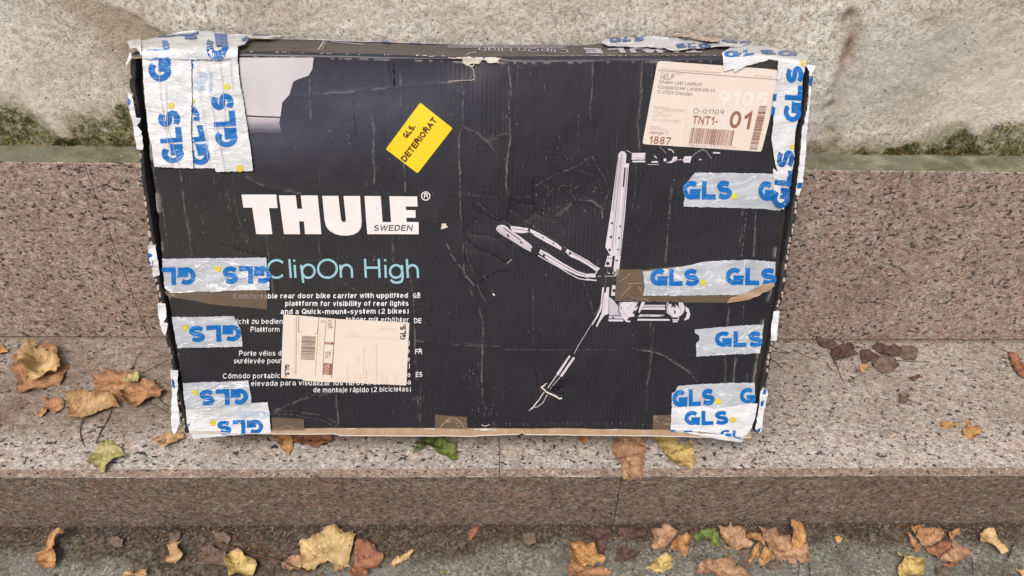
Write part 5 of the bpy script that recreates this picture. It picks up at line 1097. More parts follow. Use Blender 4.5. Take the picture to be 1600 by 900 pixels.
scrap([(1050, 671), (1100, 675), (1128, 677), (1160, 685), (1156, 688), (1120, 684), (1080, 676)], 50, .003, a=1)
# ------------------------------------------------------------------ fallen leaves
def leafmat(name, a, b_, c_, rough=.75):
    g = Mat(name, rough, .25); c = g.co(); n = g.noise(c, 55, 5, .65); n2 = g.noise(c, 260, 3, .6)
    col = g.ramp(n, [(.34, tuple(x*.7 for x in c_)), (.44, a), (.60, b_)])
    col = g.mix(g.math('MULTIPLY', g.step(n2, .52, .72), .3), col, c_)
    col = g.mix(g.math('MULTIPLY', g.attr('rim'), .6), col, c_)
    col = g.mix(g.math('MULTIPLY', g.attr('vein'), .7), col, tuple(min(1, x*1.35) for x in b_))
    spot = g.math('MULTIPLY', g.step(g.noise(g.mp(c, loc=(3, 3, 3)), 75, 3, .6), .66, .71), .8)
    col = g.mix(spot, col, (.05, .025, .012))
    g.color(col); g.bump(g.noise(c, 120, 4, .65), .0026, .9)
    g.bump(g.vor(c, 230, 'Distance', 'DISTANCE_TO_EDGE'), .0008, .5)
    return g
def sat(c, k=.92, g=.84):
    m_ = sum(c)/3; return tuple((m_+(v-m_)*k)*g for v in c)
_lm = leafmat
def leafmat(n, a, b_, c_): return _lm(n, sat(a), sat(b_), sat(c_))
LM = dict(
 tan=leafmat('tan_dry_leaf', (.42, .245, .105), (.56, .36, .175), (.22, .11, .04)),
 gold=leafmat('golden_dry_leaf', (.52, .34, .13), (.66, .47, .22), (.30, .17, .06)),
 yell=leafmat('yellow_leaf', (.50, .345, .09), (.64, .48, .18), (.26, .16, .05)),
 ygrn=leafmat('yellow_green_leaf', (.36, .32, .10), (.50, .45, .20), (.22, .17, .06)),
 green=leafmat('green_leaf', (.085, .13, .022), (.19, .25, .055), (.045, .065, .015)),
 brn=leafmat('brown_dry_leaf', (.37, .18, .08), (.50, .27, .13), (.18, .075, .03)),
 pink=leafmat('pinkish_brown_leaf', (.37, .20, .105), (.50, .30, .17), (.20, .10, .05)),
 orng=leafmat('orange_leaf', (.41, .19, .055), (.54, .30, .11), (.20, .08, .025)),
 rust=leafmat('rust_leaf', (.27, .105, .05), (.38, .17, .085), (.13, .05, .03)),
 dark=leafmat('dark_rotten_leaf', (.085, .048, .038), (.15, .09, .07), (.035, .02, .016)),
 dull=leafmat('dull_trodden_leaf', (.13, .09, .065), (.20, .145, .11), (.07, .045, .035)))
STEM = Mat('leaf_stalk', .7, .2); STEM.color(STEM.mix(STEM.noise(STEM.co(), 60), (.06, .032, .02), (.17, .09, .05)))
STEMD = Mat('dark_stalk', .7, .2); STEMD.color(STEMD.mix(STEMD.noise(STEMD.co(), 60), (.018, .012, .01), (.06, .035, .025)))
def tube(name, pts, r0, r1, mat, parent=None, n=6, sub=4):
    P = []; pts = [np.array(p, float) for p in pts]
    for i in range(len(pts)-1):
        p0 = pts[max(i-1, 0)]; p1 = pts[i]; p2 = pts[i+1]; p3 = pts[min(i+2, len(pts)-1)]
        for k_ in range(sub):
            t = k_/sub; P.append(.5*((2*p1)+(-p0+p2)*t+(2*p0-5*p1+4*p2-p3)*t*t+(-p0+3*p1-3*p2+p3)*t**3))
    P.append(pts[-1]); P = np.array(P); N = len(P); T = np.gradient(P, axis=0); T /= np.linalg.norm(T, axis=1)[:, None]+1e-9
    V = []; Fc = []
    for i in range(N):
        a = np.cross(T[i], [.3, .2, .93]); a /= np.linalg.norm(a)+1e-9; b_ = np.cross(T[i], a); r = r0+(r1-r0)*i/(N-1)
        r *= 1+.25*math.sin(i*1.7)
        for j in range(n): an = 2*math.pi*j/n; V.append(P[i]+r*(math.cos(an)*a+math.sin(an)*b_))
    for i in range(N-1):
        for j in range(n): Fc.append([i*n+j, i*n+(j+1) % n, (i+1)*n+(j+1) % n, (i+1)*n+j])
    Fc.append(list(range(n))[::-1]); Fc.append([(N-1)*n+j for j in range(n)])
    return mesh(name, V, Fc, mat.m, parent)
EDGE_Y = FY
def surf_z(x, y, where):
    if where == 'g': return ground_z(x, y)+.0038
    z = np.where(y > -TREAD, 0.0, np.where(y > FY, (y+TREAD)*1.0, -CH+(y-FY)*6))
    return z
LEAVES = 0
def leaf(poly, mat, where, label, lift=.003, amp=.006, curl=.004, jag=.6, base=None, stem=None, seed=None, nm='fallen_leaf', gap=.0012, grp='fallen autumn leaves', cup=0.0, fold=None, lean=(0, 0)):
    """poly read off the photograph; the leaf lies on the step (t) or the ground (g)"""
    global LEAVES
    LEAVES += 1; seed = seed or LEAVES*13; rr = random.Random(seed)
    h0 = (0 if where == 't' else -STEP_H)+lift+amp*.35
    pts = [hit(x, y, AZ, h0)[:2] for x, y in poly]
    c0 = np.mean(pts, 0); size = max(np.ptp([p[0] for p in pts]), np.ptp([p[1] for p in pts]))
    amp = min(amp, size*.10); curl = min(curl, size*.10)
    if base is None:
        j = max(range(len(poly)), key=lambda i: poly[i][1]); bpt = c0+(np.array(pts[j])-c0)*.8
    else: bpt = hit(*base, AZ, h0)[:2]
    # toothed outline
    out = []; n = len(pts)
    for i in range(n):
        a = np.array(pts[i]); b_ = np.array(pts[(i+1) % n]); L = np.linalg.norm(b_-a); t = (b_-a)/max(L, 1e-9); nn = np.array([t[1], -t[0]]); k_ = max(1, int(L/.0035))
        for q in range(k_):
            p = a+(b_-a)*q/k_
            if q: p = p+nn*rr.uniform(-1, 1)*.0016*jag+nn*math.sin(q/k_*math.pi)*rr.uniform(-.3, .5)*.002*jag
            out.append(tuple(p))
    sp = min(max(size/26, .0016), .0042)
    P, Fc = cdt(out, sp, 0, seed % 50)
    x, y = P[:, 0], P[:, 1]
    d_edge = seg_d(x, y, out+[out[0]])
    ang = rr.uniform(0, 6.28); s = 1/size
    rx, ry = (x*math.cos(ang)+y*math.sin(ang)), (-x*math.sin(ang)+y*math.cos(ang))
    r1 = 1-np.abs(2*fbm(rx*s*2.2+seed, ry*s*1.5+3, seed, 3)-1); r2 = 1-np.abs(2*fbm(rx*s*6+seed, ry*s*5, seed+3, 2)-1)
    z = amp*(1.5*(r1-.45)+.8*(r2-.5))
    far = sorted(pts, key=lambda p: -np.hypot(*(np.array(p)-bpt)))
    tips = []
    for p in far:
        a_ = math.atan2(p[1]-bpt[1], p[0]-bpt[0])
        if all(abs((a_-b__+math.pi) % (2*math.pi)-math.pi) > .55 for b__, _ in tips): tips.append((a_, p))
        if len(tips) == 5: break
    dv = np.full(x.shape, 9.)
    for a_, p in tips:
        seg = [tuple(bpt), tuple(p)]; dv = np.minimum(dv, seg_d(x, y, seg))
        for q in (.25, .42, .58, .74):
            m0 = bpt+(np.array(p)-bpt)*q; L = np.hypot(*(np.array(p)-bpt))*(.42-.28*q)
            for sgn in (-1, 1): dv = np.minimum(dv, seg_d(x, y, [tuple(m0), (m0[0]+L*math.cos(a_+sgn*.75), m0[1]+L*math.sin(a_+sgn*.75))])*1.6)
    vein = np.exp(-(dv/.0011)**2)
    z = z-.0009*vein+.0012*np.exp(-(dv/.006)**2)*(-1 if seed % 2 else 1)
    cl = np.exp(-(d_edge/(size*.13))**2); z = z+curl*cl*(2*fbm(x*s*3+seed, y*s*3, seed+9, 2)-.55)*1.7
    z = z-cup*((x-c0[0])**2+(y-c0[1])**2)/(size*.5)**2
    z = z+lean[0]*(x-c0[0])+lean[1]*(y-c0[1])
    if fold:   # a straight fold standing up along a line
        f0, f1 = [hit(*q, AZ, h0)[:2] for q in fold[:2]]; z = z+fold[2]*np.exp(-(seg_d(x, y, [tuple(f0), tuple(f1)])/(size*.12))**2)
    z = z-np.percentile(z, 30)+lift; z = np.maximum(z, gap+.0008*r2)
    yl = y
    zs_ = surf_z(x, y, where)+z
    if where == 't':   # never inside the step: what overhangs the edge bends down
        k_ = y < FY-.0005; zs_ = np.where(k_, -CH+.6*(y-FY)*1.5+z, zs_)
    V = np.stack([x, y, zs_], -1)
    rt = thing(nm, label, 'leaf', (float(c0[0]), float(c0[1]), float(surf_z(c0[0], c0[1], where))), grp)
    mesh('blade', V, up_faces(V, Fc, AZ), LM[mat].m, rt, dict(vein=vein, rim=np.exp(-(d_edge/(size*.07))**2)))
    if stem:
        sp_ = [hit(x_, y_, AZ, (0 if where == 't' else -STEP_H)+.0025) for x_, y_ in stem]
        sp_ = [np.array([p[0], p[1], float(surf_z(p[0], p[1], where))+.0018+(.002 if i == 0 else 0)]) for i, p in enumerate(sp_)]
        tube('stalk', sp_, .0011, .0007, STEM, rt)
    return rt
A1 = lambda *p: T45(6.92, 0, 510, p); A2 = lambda *p: T45(5.626, 90, 560, p); A3 = lambda *p: T45(3.46, 0, 500, p)
B1 = lambda *p: T45(3.75, 400, 660, p); B2 = lambda *p: T45(3.636, 800, 660, p); D1 = lambda *p: T45(8, 1250, 520, p); D2 = lambda *p: T45(3.214, 1180, 480, p)
G3 = lambda *p: T45(4, 30, 820, p); G4 = lambda *p: T45(6.957, 430, 800, p); G5 = lambda *p: T45(6.957, 870, 800, p); G6 = lambda *p: T45(7.27, 1070, 800, p); G7 = lambda *p: T45(7.27, 1380, 800, p)
# on the step, left of the box
leaf(A1((130, 295), (205, 290), (300, 300), (430, 222), (520, 228), (600, 218), (630, 260), (640, 330), (690, 420), (750, 415), (700, 500), (690, 570), (640, 630), (540, 622), (450, 695), (350, 690), (280, 720), (190, 718), (160, 640), (190, 600), (175, 530), (110, 470), (90, 440), (150, 400), (140, 330)), 'brn', 't', 'large brown crumpled leaf lying flat underneath the yellow curled leaf at far left', .002, .006, .006)
leaf(A1((270, 185), (310, 158), (350, 140), (378, 165), (380, 228), (420, 235), (480, 240), (560, 285), (590, 240), (610, 260), (580, 315), (620, 330), (662, 372), (645, 430), (590, 488), (500, 515), (430, 552), (330, 560), (305, 520), (285, 475), (235, 445), (205, 390), (205, 330), (240, 240)), 'gold', 't', 'big mustard yellow leaf with its left edge curled up, lying on a brown leaf', .014, .012, .016, base=(60, 588), seed=71, fold=((44, 534), (38, 575), .018))
leaf(A1((-60, 200), (0, 190), (40, 200), (35, 230), (85, 262), (40, 290), (0, 312), (-60, 300)), 'orng', 't', 'small orange leaf cut off by the left edge of the picture on the stone step', .004, .006, .006)
leaf(A3((225, 430), (270, 420), (330, 418), (352, 440), (345, 468), (320, 495), (285, 505), (262, 480), (245, 505), (215, 521), (190, 508), (205, 485), (240, 465)), 'brn', 't', 'small torn brown leaf just left of the big tan leaf with a pale patch', .003, .006, .004)
leaf(A2((320, 155), (400, 150), (425, 130), (440, 112), (500, 120), (590, 98), (640, 112), (700, 130), (720, 180), (640, 250), (570, 270), (552, 300), (545, 380), (500, 352), (450, 322), (340, 312), (325, 250)), 'brn', 't', 'warm brown leaf standing behind the big tan leaf left of the box', .005, .008, .006, seed=31)
leaf(A2((35, 240), (60, 262), (110, 250), (175, 255), (180, 222), (205, 262), (235, 275), (290, 312), (340, 310), (450, 318), (500, 350), (548, 425), (470, 434), (380, 463), (300, 500), (215, 532), (140, 522), (90, 495), (70, 470), (85, 440), (75, 400), (60, 310)), 'tan', 't', 'big tan leaf with small dark holes and a greyish patch, stalk pointing to the viewer', .006, .009, .006, base=(129, 653), stem=[(129.5, 655), (125, 672), (127, 685), (132, 698)], seed=33)
leaf(A2((550, 280), (600, 230), (680, 200), (760, 170), (800, 175), (850, 215), (935, 265), (900, 320), (880, 330), (780, 360), (720, 400), (640, 412), (590, 380), (560, 335)), 'brn', 't', 'rolled orange brown leaf with long stalk beside the lower left of the box', .008, .014, .014, base=(224, 622), stem=[(222, 622), (240, 632), (262, 644)], seed=35)
leaf(A2((575, 185), (620, 145), (660, 128), (700, 125), (728, 145), (700, 192), (640, 205), (605, 200)), 'ygrn', 't', 'small pale green leaf scrap lying on the brown leaves left of the box', .018, .004, .003)
leaf(A3((570, 632), (600, 648), (632, 672), (660, 700), (688, 742), (650, 750), (625, 752), (600, 768), (565, 815), (545, 820), (510, 785), (485, 770), (470, 770), (478, 725), (520, 680)), 'ygrn', 't', 'yellow green triangular leaf alone near the front edge of the step', .005, .007, .006, base=(166, 685), stem=[(150, 694), (156, 676), (168, 655), (174, 640)], seed=37)
leaf(A3((815, 640), (850, 618), (900, 612), (950, 610), (992, 614), (1002, 632), (950, 664), (905, 680), (898, 688), (865, 682), (850, 655)), 'tan', 't', 'small ochre leaf just outside the lower left corner of the box', .004, .008, .007)
# under the front edge of the box
leaf(B1((80, 60), (140, 55), (212, 60), (218, 110), (214, 145), (190, 187), (160, 160), (130, 125)), 'orng', 't', 'pointed light orange leaf tip poking out under the box bottom, leftmost there', .003, .005, .004)
leaf(B1((215, 70), (280, 55), (440, 60), (462, 100), (430, 118), (380, 125), (350, 152), (310, 130), (270, 120), (220, 116)), 'rust', 't', 'crumpled rusty leaf jammed under the bottom edge of the box', .003, .007, .006)
leaf(B1((985, 60), (1050, 55), (1100, 62), (1110, 100), (1140, 112), (1168, 122), (1172, 160), (1186, 200), (1160, 222), (1125, 210), (1060, 180), (1030, 150), (1000, 140), (975, 158), (920, 188), (925, 165), (955, 130), (965, 85)), 'green', 't', 'fresh green leaf sticking out under the middle of the box', .004, .008, .007, seed=40)
leaf(B2((600, 75), (680, 70), (735, 85), (752, 112), (769, 155), (748, 200), (742, 298), (712, 290), (690, 297), (640, 290), (612, 232), (572, 182), (564, 140)), 'pink', 't', 'broad reddish brown leaf draped over the chamfered step edge below the box', .003, .005, .004, base=(990, 682), seed=41)
leaf(B2((800, 60), (930, 60), (950, 112), (985, 122), (1028, 90), (1020, 60), (1034, 110), (1036, 150), (1046, 210), (1030, 254), (990, 250), (950, 250), (900, 235), (880, 208), (872, 185), (850, 150), (830, 130)), 'yell', 't', 'mottled yellow leaf sticking out below the right half of the box', .004, .008, .008, base=(1060, 678), seed=42)
leaf(B2((355, 70), (430, 70), (440, 108), (400, 118), (380, 100)), 'orng', 't', 'tiny yellow leaf tip under the box between the green and the broad brown leaf', .003, .003, .003)
leaf(B2((1325, 86), (1355, 76), (1358, 98), (1330, 98)), 'orng', 't', 'tiny orange leaf fragment at the lower right corner of the box', .002, .002, .002)
# right side of the step
leaf(D1((195, 60), (235, 50), (300, 90), (400, 88), (470, 150), (430, 210), (380, 202), (300, 180), (240, 150), (215, 100)), 'dark', 't', 'wet dark red leaf against the riser, first right of the box', .003, .006, .004)
leaf(D1((380, 212), (430, 180), (480, 150), (560, 148), (640, 130), (690, 140), (680, 210), (740, 240), (640, 280), (540, 322), (440, 342), (400, 292)), 'dark', 't', 'dark rotten leaf with a long stalk pointing towards the viewer, right of the box', .004, .008, .006, base=(1305, 562), stem=[(1296, 552), (1306, 568), (1313, 585), (1319, 599)])
leaf(D1((750, 220), (860, 210), (960, 240), (1020, 290), (900, 332), (850, 372), (790, 378), (760, 300)), 'dark', 't', 'dark leaf in the middle of the rotten clump right of the box', .003, .007, .005)
leaf(D1((890, 380), (960, 320), (1050, 290), (1180, 310), (1250, 400), (1200, 460), (1130, 480), (1050, 487), (980, 460)), 'dull', 't', 'grey brown curled leaf, the frontmost of the rotten clump on the right step', .004, .008, .006)
leaf(D1((890, 188), (960, 148), (1050, 165), (1130, 160), (1180, 142), (1250, 190), (1285, 235), (1230, 300), (1100, 290), (1000, 252), (950, 205)), 'dark', 't', 'dark red leaf with a long thin stalk at the back right of the rotten clump', .003, .006, .005, stem=[(1378, 555), (1400, 562), (1420, 564), (1454, 565)])
leaf(D1((1260, 170), (1380, 172), (1480, 230), (1440, 342), (1300, 332), (1240, 280)), 'dull', 't', 'flat dull brown leaf at the right end of the rotten clump', .002, .003, .003)
leaf(D1((735, 400), (820, 398), (895, 422), (830, 452), (800, 502), (752, 492)), 'tan', 't', 'small pale tan leaf scrap in front of the rotten clump', .002, .004, .003)
leaf(D1((1350, 550), (1430, 540), (1470, 510), (1512, 540), (1460, 582), (1410, 597)), 'dark', 't', 'tiny dark brown leaf scrap lying right of and below the rotten clump', .002, .004, .003)
leaf(D2((720, 440), (745, 432), (772, 440), (762, 482), (725, 482)), 'dull', 't', 'small dull scrap with a short stalk on the right part of the step', .002, .003, .003, stem=[(1416, 624), (1428, 627), (1438, 631)])
leaf(D2((1270, 232), (1300, 230), (1330, 255), (1360, 290), (1360, 360), (1335, 350), (1300, 318), (1285, 272)), 'rust', 't', 'dark red leaf cut off by the right edge of the picture', .003, .006, .005, stem=[(1578, 553), (1570, 547), (1560, 545)])
leaf(D2((930, 580), (950, 570), (985, 572), (1030, 590), (992, 603), (975, 610), (940, 607)), 'orng', 't', 'small flat orange leaf scrap, left one of two on the right step', .002, .004, .004)
leaf(D2((1066, 562), (1082, 572), (1090, 594), (1118, 596), (1143, 612), (1132, 640), (1090, 656), (1046, 642), (1044, 608), (1070, 596)), 'orng', 't', 'small curled ochre leaf, right one of two on the right step', .004, .008, .007)
# on the ground in front
leaf(G3((1220, 70), (1290, 60), (1330, 90), (1310, 140), (1230, 122)), 'dull', 'g', 'trodden dull leaf at the foot of the step behind the yellow crumpled leaf', .002, .003, .002)
leaf(G3((1115, 190), (1122, 140), (1200, 130), (1240, 165), (1300, 180), (1292, 230), (1300, 272), (1200, 270), (1110, 256)), 'dull', 'g', 'flat trodden purplish leaf left of the yellow crumpled leaf', .002, .003, .002)
leaf(G3((560, 95), (620, 85), (660, 110), (650, 150), (600, 155), (570, 130)), 'dull', 'g', 'muddy leaf half buried in soil left of the small tan leaf', .001, .003, .002, seed=99)
leaf(G3((945, 60), (1015, 55), (1010, 100), (985, 125), (940, 120)), 'dull', 'g', 'muddy scrap behind the small tan leaf', .001, .003, .002)
leaf(G3((290, 55), (296, 76), (248, 88), (226, 125), (222, 165), (240, 200), (225, 250), (205, 272), (150, 265), (98, 240), (102, 185), (150, 158), (170, 110), (188, 100), (228, 64)), 'orng', 'g', 'curled orange brown leaf alone at the far left on the ground', .008, .012, .012, base=(76, 855), seed=51, fold=((85, 845), (95, 838), .01))
leaf(G3((930, 140), (962, 128), (1015, 115), (1000, 148), (1002, 168), (1030, 196), (1022, 230), (985, 263), (895, 260), (910, 222), (945, 190)), 'tan', 'g', 'small pale tan leaf on dark soil, between the orange and the yellow crumpled leaf', .003, .006, .004)
leaf(G3((1300, 190), (1330, 165), (1370, 155), (1402, 180), (1410, 205), (1455, 210), (1484, 232), (1488, 262), (1480, 290), (1460, 325), (1390, 330), (1310, 325), (1305, 285), (1288, 240)), 'yell', 'g', 'bright yellow crinkled leaf beside a long brown stalk', .006, .016, .010, base=(375, 885), seed=53)
leaf(G3((640, 290), (720, 302), (770, 280), (800, 285), (805, 325), (720, 335), (640, 335)), 'tan', 'g', 'tan leaf cut off by the bottom edge of the picture, left of centre', .004, .006, .005)
leaf(G4((70, 595), (115, 560), (180, 508), (260, 490), (300, 520), (310, 590), (270, 640), (180, 655), (100, 655)), 'pink', 'g', 'pale brown leaf peeping out left of the biggest golden leaf', .002, .004, .004)
leaf(G4((880, 370), (905, 335), (930, 355), (1000, 342), (1078, 362), (1095, 400), (1108, 450), (1150, 465), (1184, 492), (1170, 542), (1080, 612), (1000, 630), (1025, 655), (1000, 710), (800, 710), (810, 640), (840, 560), (862, 480)), 'rust', 'g', 'rusty brown leaf touching the right side of the biggest golden leaf', .003, .006, .006, base=(555, 885), seed=56)
leaf(G4((275, 350), (345, 352), (412, 322), (420, 292), (465, 280), (520, 240), (522, 192), (570, 190), (632, 172), (690, 190), (730, 195), (745, 242), (800, 225), (845, 206), (858, 262), (882, 255), (866, 325), (850, 390), (810, 470), (795, 545), (806, 600), (742, 608), (748, 640), (715, 662), (695, 640), (650, 655), (640, 600), (605, 550), (572, 536), (525, 575), (460, 600), (440, 625), (350, 645), (270, 602), (308, 560), (290, 500), (272, 430)), 'gold', 'g', 'biggest golden tan maple-like leaf with jagged lobes lying flat on the ground', .006, .006, .006, base=(511, 878), seed=57, jag=1.1)
leaf(G4((1248, 592), (1300, 530), (1350, 505), (1420, 470), (1492, 433), (1506, 448), (1445, 520), (1380, 550), (1290, 600)), 'gold', 'g', 'slim yellow willow-like leaf lying alone on grey paving', .002, .004, .003, base=(612, 884))
leaf(B1((1246, 648), (1280, 628), (1312, 612), (1292, 668), (1262, 700), (1248, 704)), 'rust', 'g', 'tiny rust red leaf near the foot of the step in the centre', .002, .004, .003)
leaf(B1((850, 648), (880, 640), (910, 655), (885, 672)), 'dull', 'g', 'tiny brown scrap in dark soil right of the biggest golden leaf', .001, .002, .002)
leaf(B1((1085, 882), (1110, 863), (1112, 888), (1095, 896)), 'green', 'g', 'tiny green leaf scrap on grey paving at the bottom', .001, .002, .001)
leaf(G5((240, 210), (330, 188), (480, 190), (560, 200), (622, 232), (565, 290), (532, 340), (520, 400), (512, 468), (462, 472), (425, 400), (400, 330), (330, 300), (270, 262)), 'dark', 'g', 'dark purple brown leaf at the step foot behind the folded orange leaf', .003, .008, .006, seed=60)
leaf(G5((640, 200), (760, 178), (880, 230), (985, 270), (900, 312), (760, 330), (660, 300)), 'dark', 'g', 'dark crumpled leaf at the step foot between purple brown and pinkish leaves', .002, .006, .005, seed=61)
leaf(G5((630, 530), (640, 462), (700, 400), (722, 355), (785, 418), (850, 432), (886, 475), (830, 522), (720, 538)), 'dark', 'g', 'dark plum coloured folded leaf in front of the dark crumpled ones', .003, .009, .006, seed=62)
leaf(G5((105, 580), (160, 555), (250, 570), (400, 585), (540, 622), (592, 660), (570, 710), (120, 710)), 'brn', 'g', 'light brown leaf at the bottom edge below the folded orange leaf', .003, .004, .003, seed=63)
leaf(G5((155, 345), (218, 308), (262, 350), (300, 372), (400, 330), (432, 400), (445, 472), (532, 505), (500, 552), (400, 572), (250, 566), (150, 572), (152, 450)), 'orng', 'g', 'orange leaf folded over with peach underside and dark top edge', .010, .012, .010, seed=64)
leaf(G5((1020, 232), (1080, 200), (1135, 205), (1145, 155), (1232, 172), (1262, 225), (1305, 245), (1250, 330), (1200, 380), (1152, 432), (1062, 420), (1030, 372), (1050, 330), (1042, 280)), 'pink', 'g', 'pinkish brown leaf at the step foot, left of the pair beside the green leaf', .004, .008, .006, seed=65)
leaf(G5((1238, 382), (1300, 282), (1400, 240), (1408, 225), (1460, 262), (1488, 292), (1440, 322), (1430, 372), (1410, 482), (1350, 484), (1300, 432), (1240, 420)), 'orng', 'g', 'orange brown curled leaf touching the left side of the green leaf', .006, .010, .008, seed=66)
leaf(G5((968, 607), (1040, 560), (1100, 488), (1150, 460), (1205, 458), (1252, 500), (1268, 590), (1200, 642), (1120, 640), (1058, 646)), 'yell', 'g', 'small crinkled yellow leaf with brown top edge, on bare paving', .005, .012, .008, seed=67)
leaf(G6((85, 280), (130, 255), (180, 222), (260, 195), (332, 200), (382, 262), (402, 380), (340, 408), (292, 372), (282, 338), (180, 312), (120, 348)), 'green', 'g', 'dark green leaf among the brown ones at the foot of the step', .005, .010, .008, seed=68)
leaf(G6((685, 292), (740, 255), (850, 260), (905, 392), (820, 350), (760, 342), (702, 332)), 'orng', 'g', 'mustard brown leaf edge between the two large clustered leaves', .006, .008, .006)
leaf(G6((400, 320), (450, 380), (560, 420), (500, 420), (440, 400)), 'brn', 'g', 'narrow brown leaf sliver under the leaf right of the green one', .002, .004, .003)
leaf(G6((370, 160), (432, 192), (480, 185), (500, 150), (545, 195), (602, 200), (668, 208), (672, 280), (682, 335), (770, 380), (742, 412), (680, 420), (600, 442), (540, 420), (440, 330), (410, 270)), 'pink', 'g', 'crumpled pinkish brown leaf right of the green leaf', .006, .010, .008, seed=69)
leaf(G6((608, 452), (660, 432), (720, 430), (742, 470), (740, 525), (650, 537), (605, 490)), 'dull', 'g', 'round dull brown leaf lobe in the middle of the cluster', .002, .003, .002)
leaf(G6((718, 562), (745, 490), (770, 430), (805, 390), (838, 368), (835, 430), (855, 490), (800, 520), (742, 582)), 'orng', 'g', 'narrow orange brown leaf piece hanging in front of the cluster gap', .005, .007, .005)
leaf(G6((845, 612), (838, 560), (852, 510), (880, 420), (905, 408), (960, 430), (1045, 538), (960, 560), (920, 582), (870, 622)), 'orng', 'g', 'triangular orange brown leaf in front of the largest clustered leaf', .004, .007, .005)
leaf(G6((828, 168), (900, 180), (955, 190), (1032, 170), (1060, 230), (1085, 272), (1200, 270), (1250, 392), (1320, 395), (1385, 375), (1418, 470), (1412, 570), (1380, 625), (1350, 610), (1272, 552), (1255, 600), (1232, 602), (1145, 540), (1105, 552), (1050, 545), (1000, 450), (950, 432), (870, 330), (870, 270), (850, 230)), 'pink', 'g', 'largest pinkish brown leaf of the cluster, jagged front edge, against the step', .007, .012, .008, seed=70, jag=1.2)
leaf(G6((1185, 128), (1235, 150), (1282, 148), (1320, 195), (1362, 242), (1382, 330), (1352, 392), (1300, 385), (1240, 392), (1212, 320), (1210, 260), (1190, 210)), 'orng', 'g', 'bright orange leaf standing upright at the right end of the cluster', .022, .014, .010, seed=72, lean=(0, .3))
leaf(G6((918, 602), (980, 565), (1050, 550), (1132, 620), (1040, 662), (930, 652)), 'dull', 'g', 'trodden brown leaf flat on the paving in front of the cluster', .001, .003, .002)
leaf(G6((600, 562), (740, 560), (772, 640), (790, 692), (680, 642)), 'dull', 'g', 'dark leaf patch right of the curled bottom leaf', .001, .003, .003)
leaf(G6((128, 735), (130, 690), (150, 620), (190, 565), (232, 540), (300, 545), (352, 530), (400, 525), (442, 532), (500, 470), (530, 420), (560, 500), (578, 560), (582, 602), (640, 620), (700, 652), (745, 690), (790, 735)), 'pink', 'g', 'big brown leaf with rolled up edges at the bottom right of centre', .010, .018, .014, seed=73)
leaf(G7((450, 400), (560, 400), (640, 352), (720, 352), (770, 362), (762, 440), (682, 482), (620, 542), (540, 482)), 'rust', 'g', 'reddish brown leaf in the middle of the rightmost leaf group', .002, .004, .004)
leaf(G7((360, 232), (402, 205), (450, 210), (540, 222), (640, 208), (662, 260), (682, 290), (640, 342), (560, 370), (500, 400), (432, 380), (400, 330), (360, 292)), 'brn', 'g', 'broad reddish leaf against the step in the rightmost group', .004, .005, .005, seed=75)
leaf(G7((300, 178), (370, 165), (452, 160), (466, 190), (392, 182), (372, 220), (350, 272), (322, 232)), 'orng', 'g', 'small curled orange leaf edge touching the step, rightmost group', .006, .008, .006)
leaf(G7((253, 262), (330, 300), (372, 330), (417, 362), (408, 460), (362, 458), (312, 372)), 'brn', 'g', 'pointed brown leaf above the yellow leaf at lower right', .004, .008, .006)
leaf(G7((728, 262), (780, 225), (852, 205), (862, 270), (800, 300), (760, 332)), 'brn', 'g', 'small pointed brown leaf behind the rightmost group', .003, .006, .004)
leaf(G7((770, 318), (850, 350), (900, 372), (1002, 420), (1004, 490), (900, 532), (850, 572), (760, 584), (650, 574), (610, 545), (660, 500), (720, 460), (782, 420)), 'pink', 'g', 'light brown leaf with star lobes at the front right of the rightmost group', .005, .006, .006, seed=77, jag=1.0)
leaf(G7((660, 580), (800, 588), (840, 600), (800, 630), (740, 645), (690, 620)), 'rust', 'g', 'reddish leaf sliver under the star-lobed light brown leaf', .001, .003, .002)
leaf(G7((1085, 262), (1130, 225), (1172, 200), (1232, 222), (1272, 275), (1302, 322), (1360, 370), (1425, 440), (1345, 478), (1290, 440), (1232, 400), (1150, 360), (1090, 342)), 'gold', 'g', 'folded light tan leaf lying alone near the right edge', .005, .010, .007, seed=78)
leaf(G7((148, 482), (190, 490), (232, 500), (330, 488), (390, 505), (462, 508), (477, 550), (455, 600), (442, 642), (448, 735), (205, 735), (165, 672), (165, 630), (222, 560), (235, 525), (160, 512)), 'yell', 'g', 'pale yellow leaf with clear veins at the bottom right', .006, .007, .006, base=(1402, 868), seed=79)
leaf(G7((590, 610), (640, 640), (700, 620), (762, 700), (700, 735), (600, 735)), 'dull', 'g', 'muddy brown leaf at the bottom below the rightmost group', .001, .003, .002)
leaf(G7((1500, 640), (1560, 665), (1620, 640), (1620, 735), (1570, 720)), 'tan', 'g', 'tan leaf in the bottom right corner of the picture', .003, .005, .005)
leaf(T45(4, 1200, 700, [(410, 566), (430, 562), (460, 575), (450, 600), (420, 594)]), 'orng', 'g', 'tiny orange scrap on paving between the two leaf clusters', .001, .002, .002)
leaf(T45(4, 1200, 700, [(620, 560), (650, 545), (685, 570), (670, 600), (630, 610)]), 'dull', 'g', 'small muddy scrap left of the rightmost group at the step foot', .001, .003, .003)
leaf(T45(4, 1200, 700, [(880, 490), (910, 500), (975, 488), (960, 515), (920, 520)]), 'orng', 'g', 'little orange strip stuck to the foot of the step at right', .002, .004, .003)
leaf(T45(3.636, 800, 660, [(60, 640), (130, 640), (138, 690), (100, 712), (62, 690)]), 'dull', 'g', 'muddy square-ish leaf scrap in the soil below the box centre', .001, .003, .002)
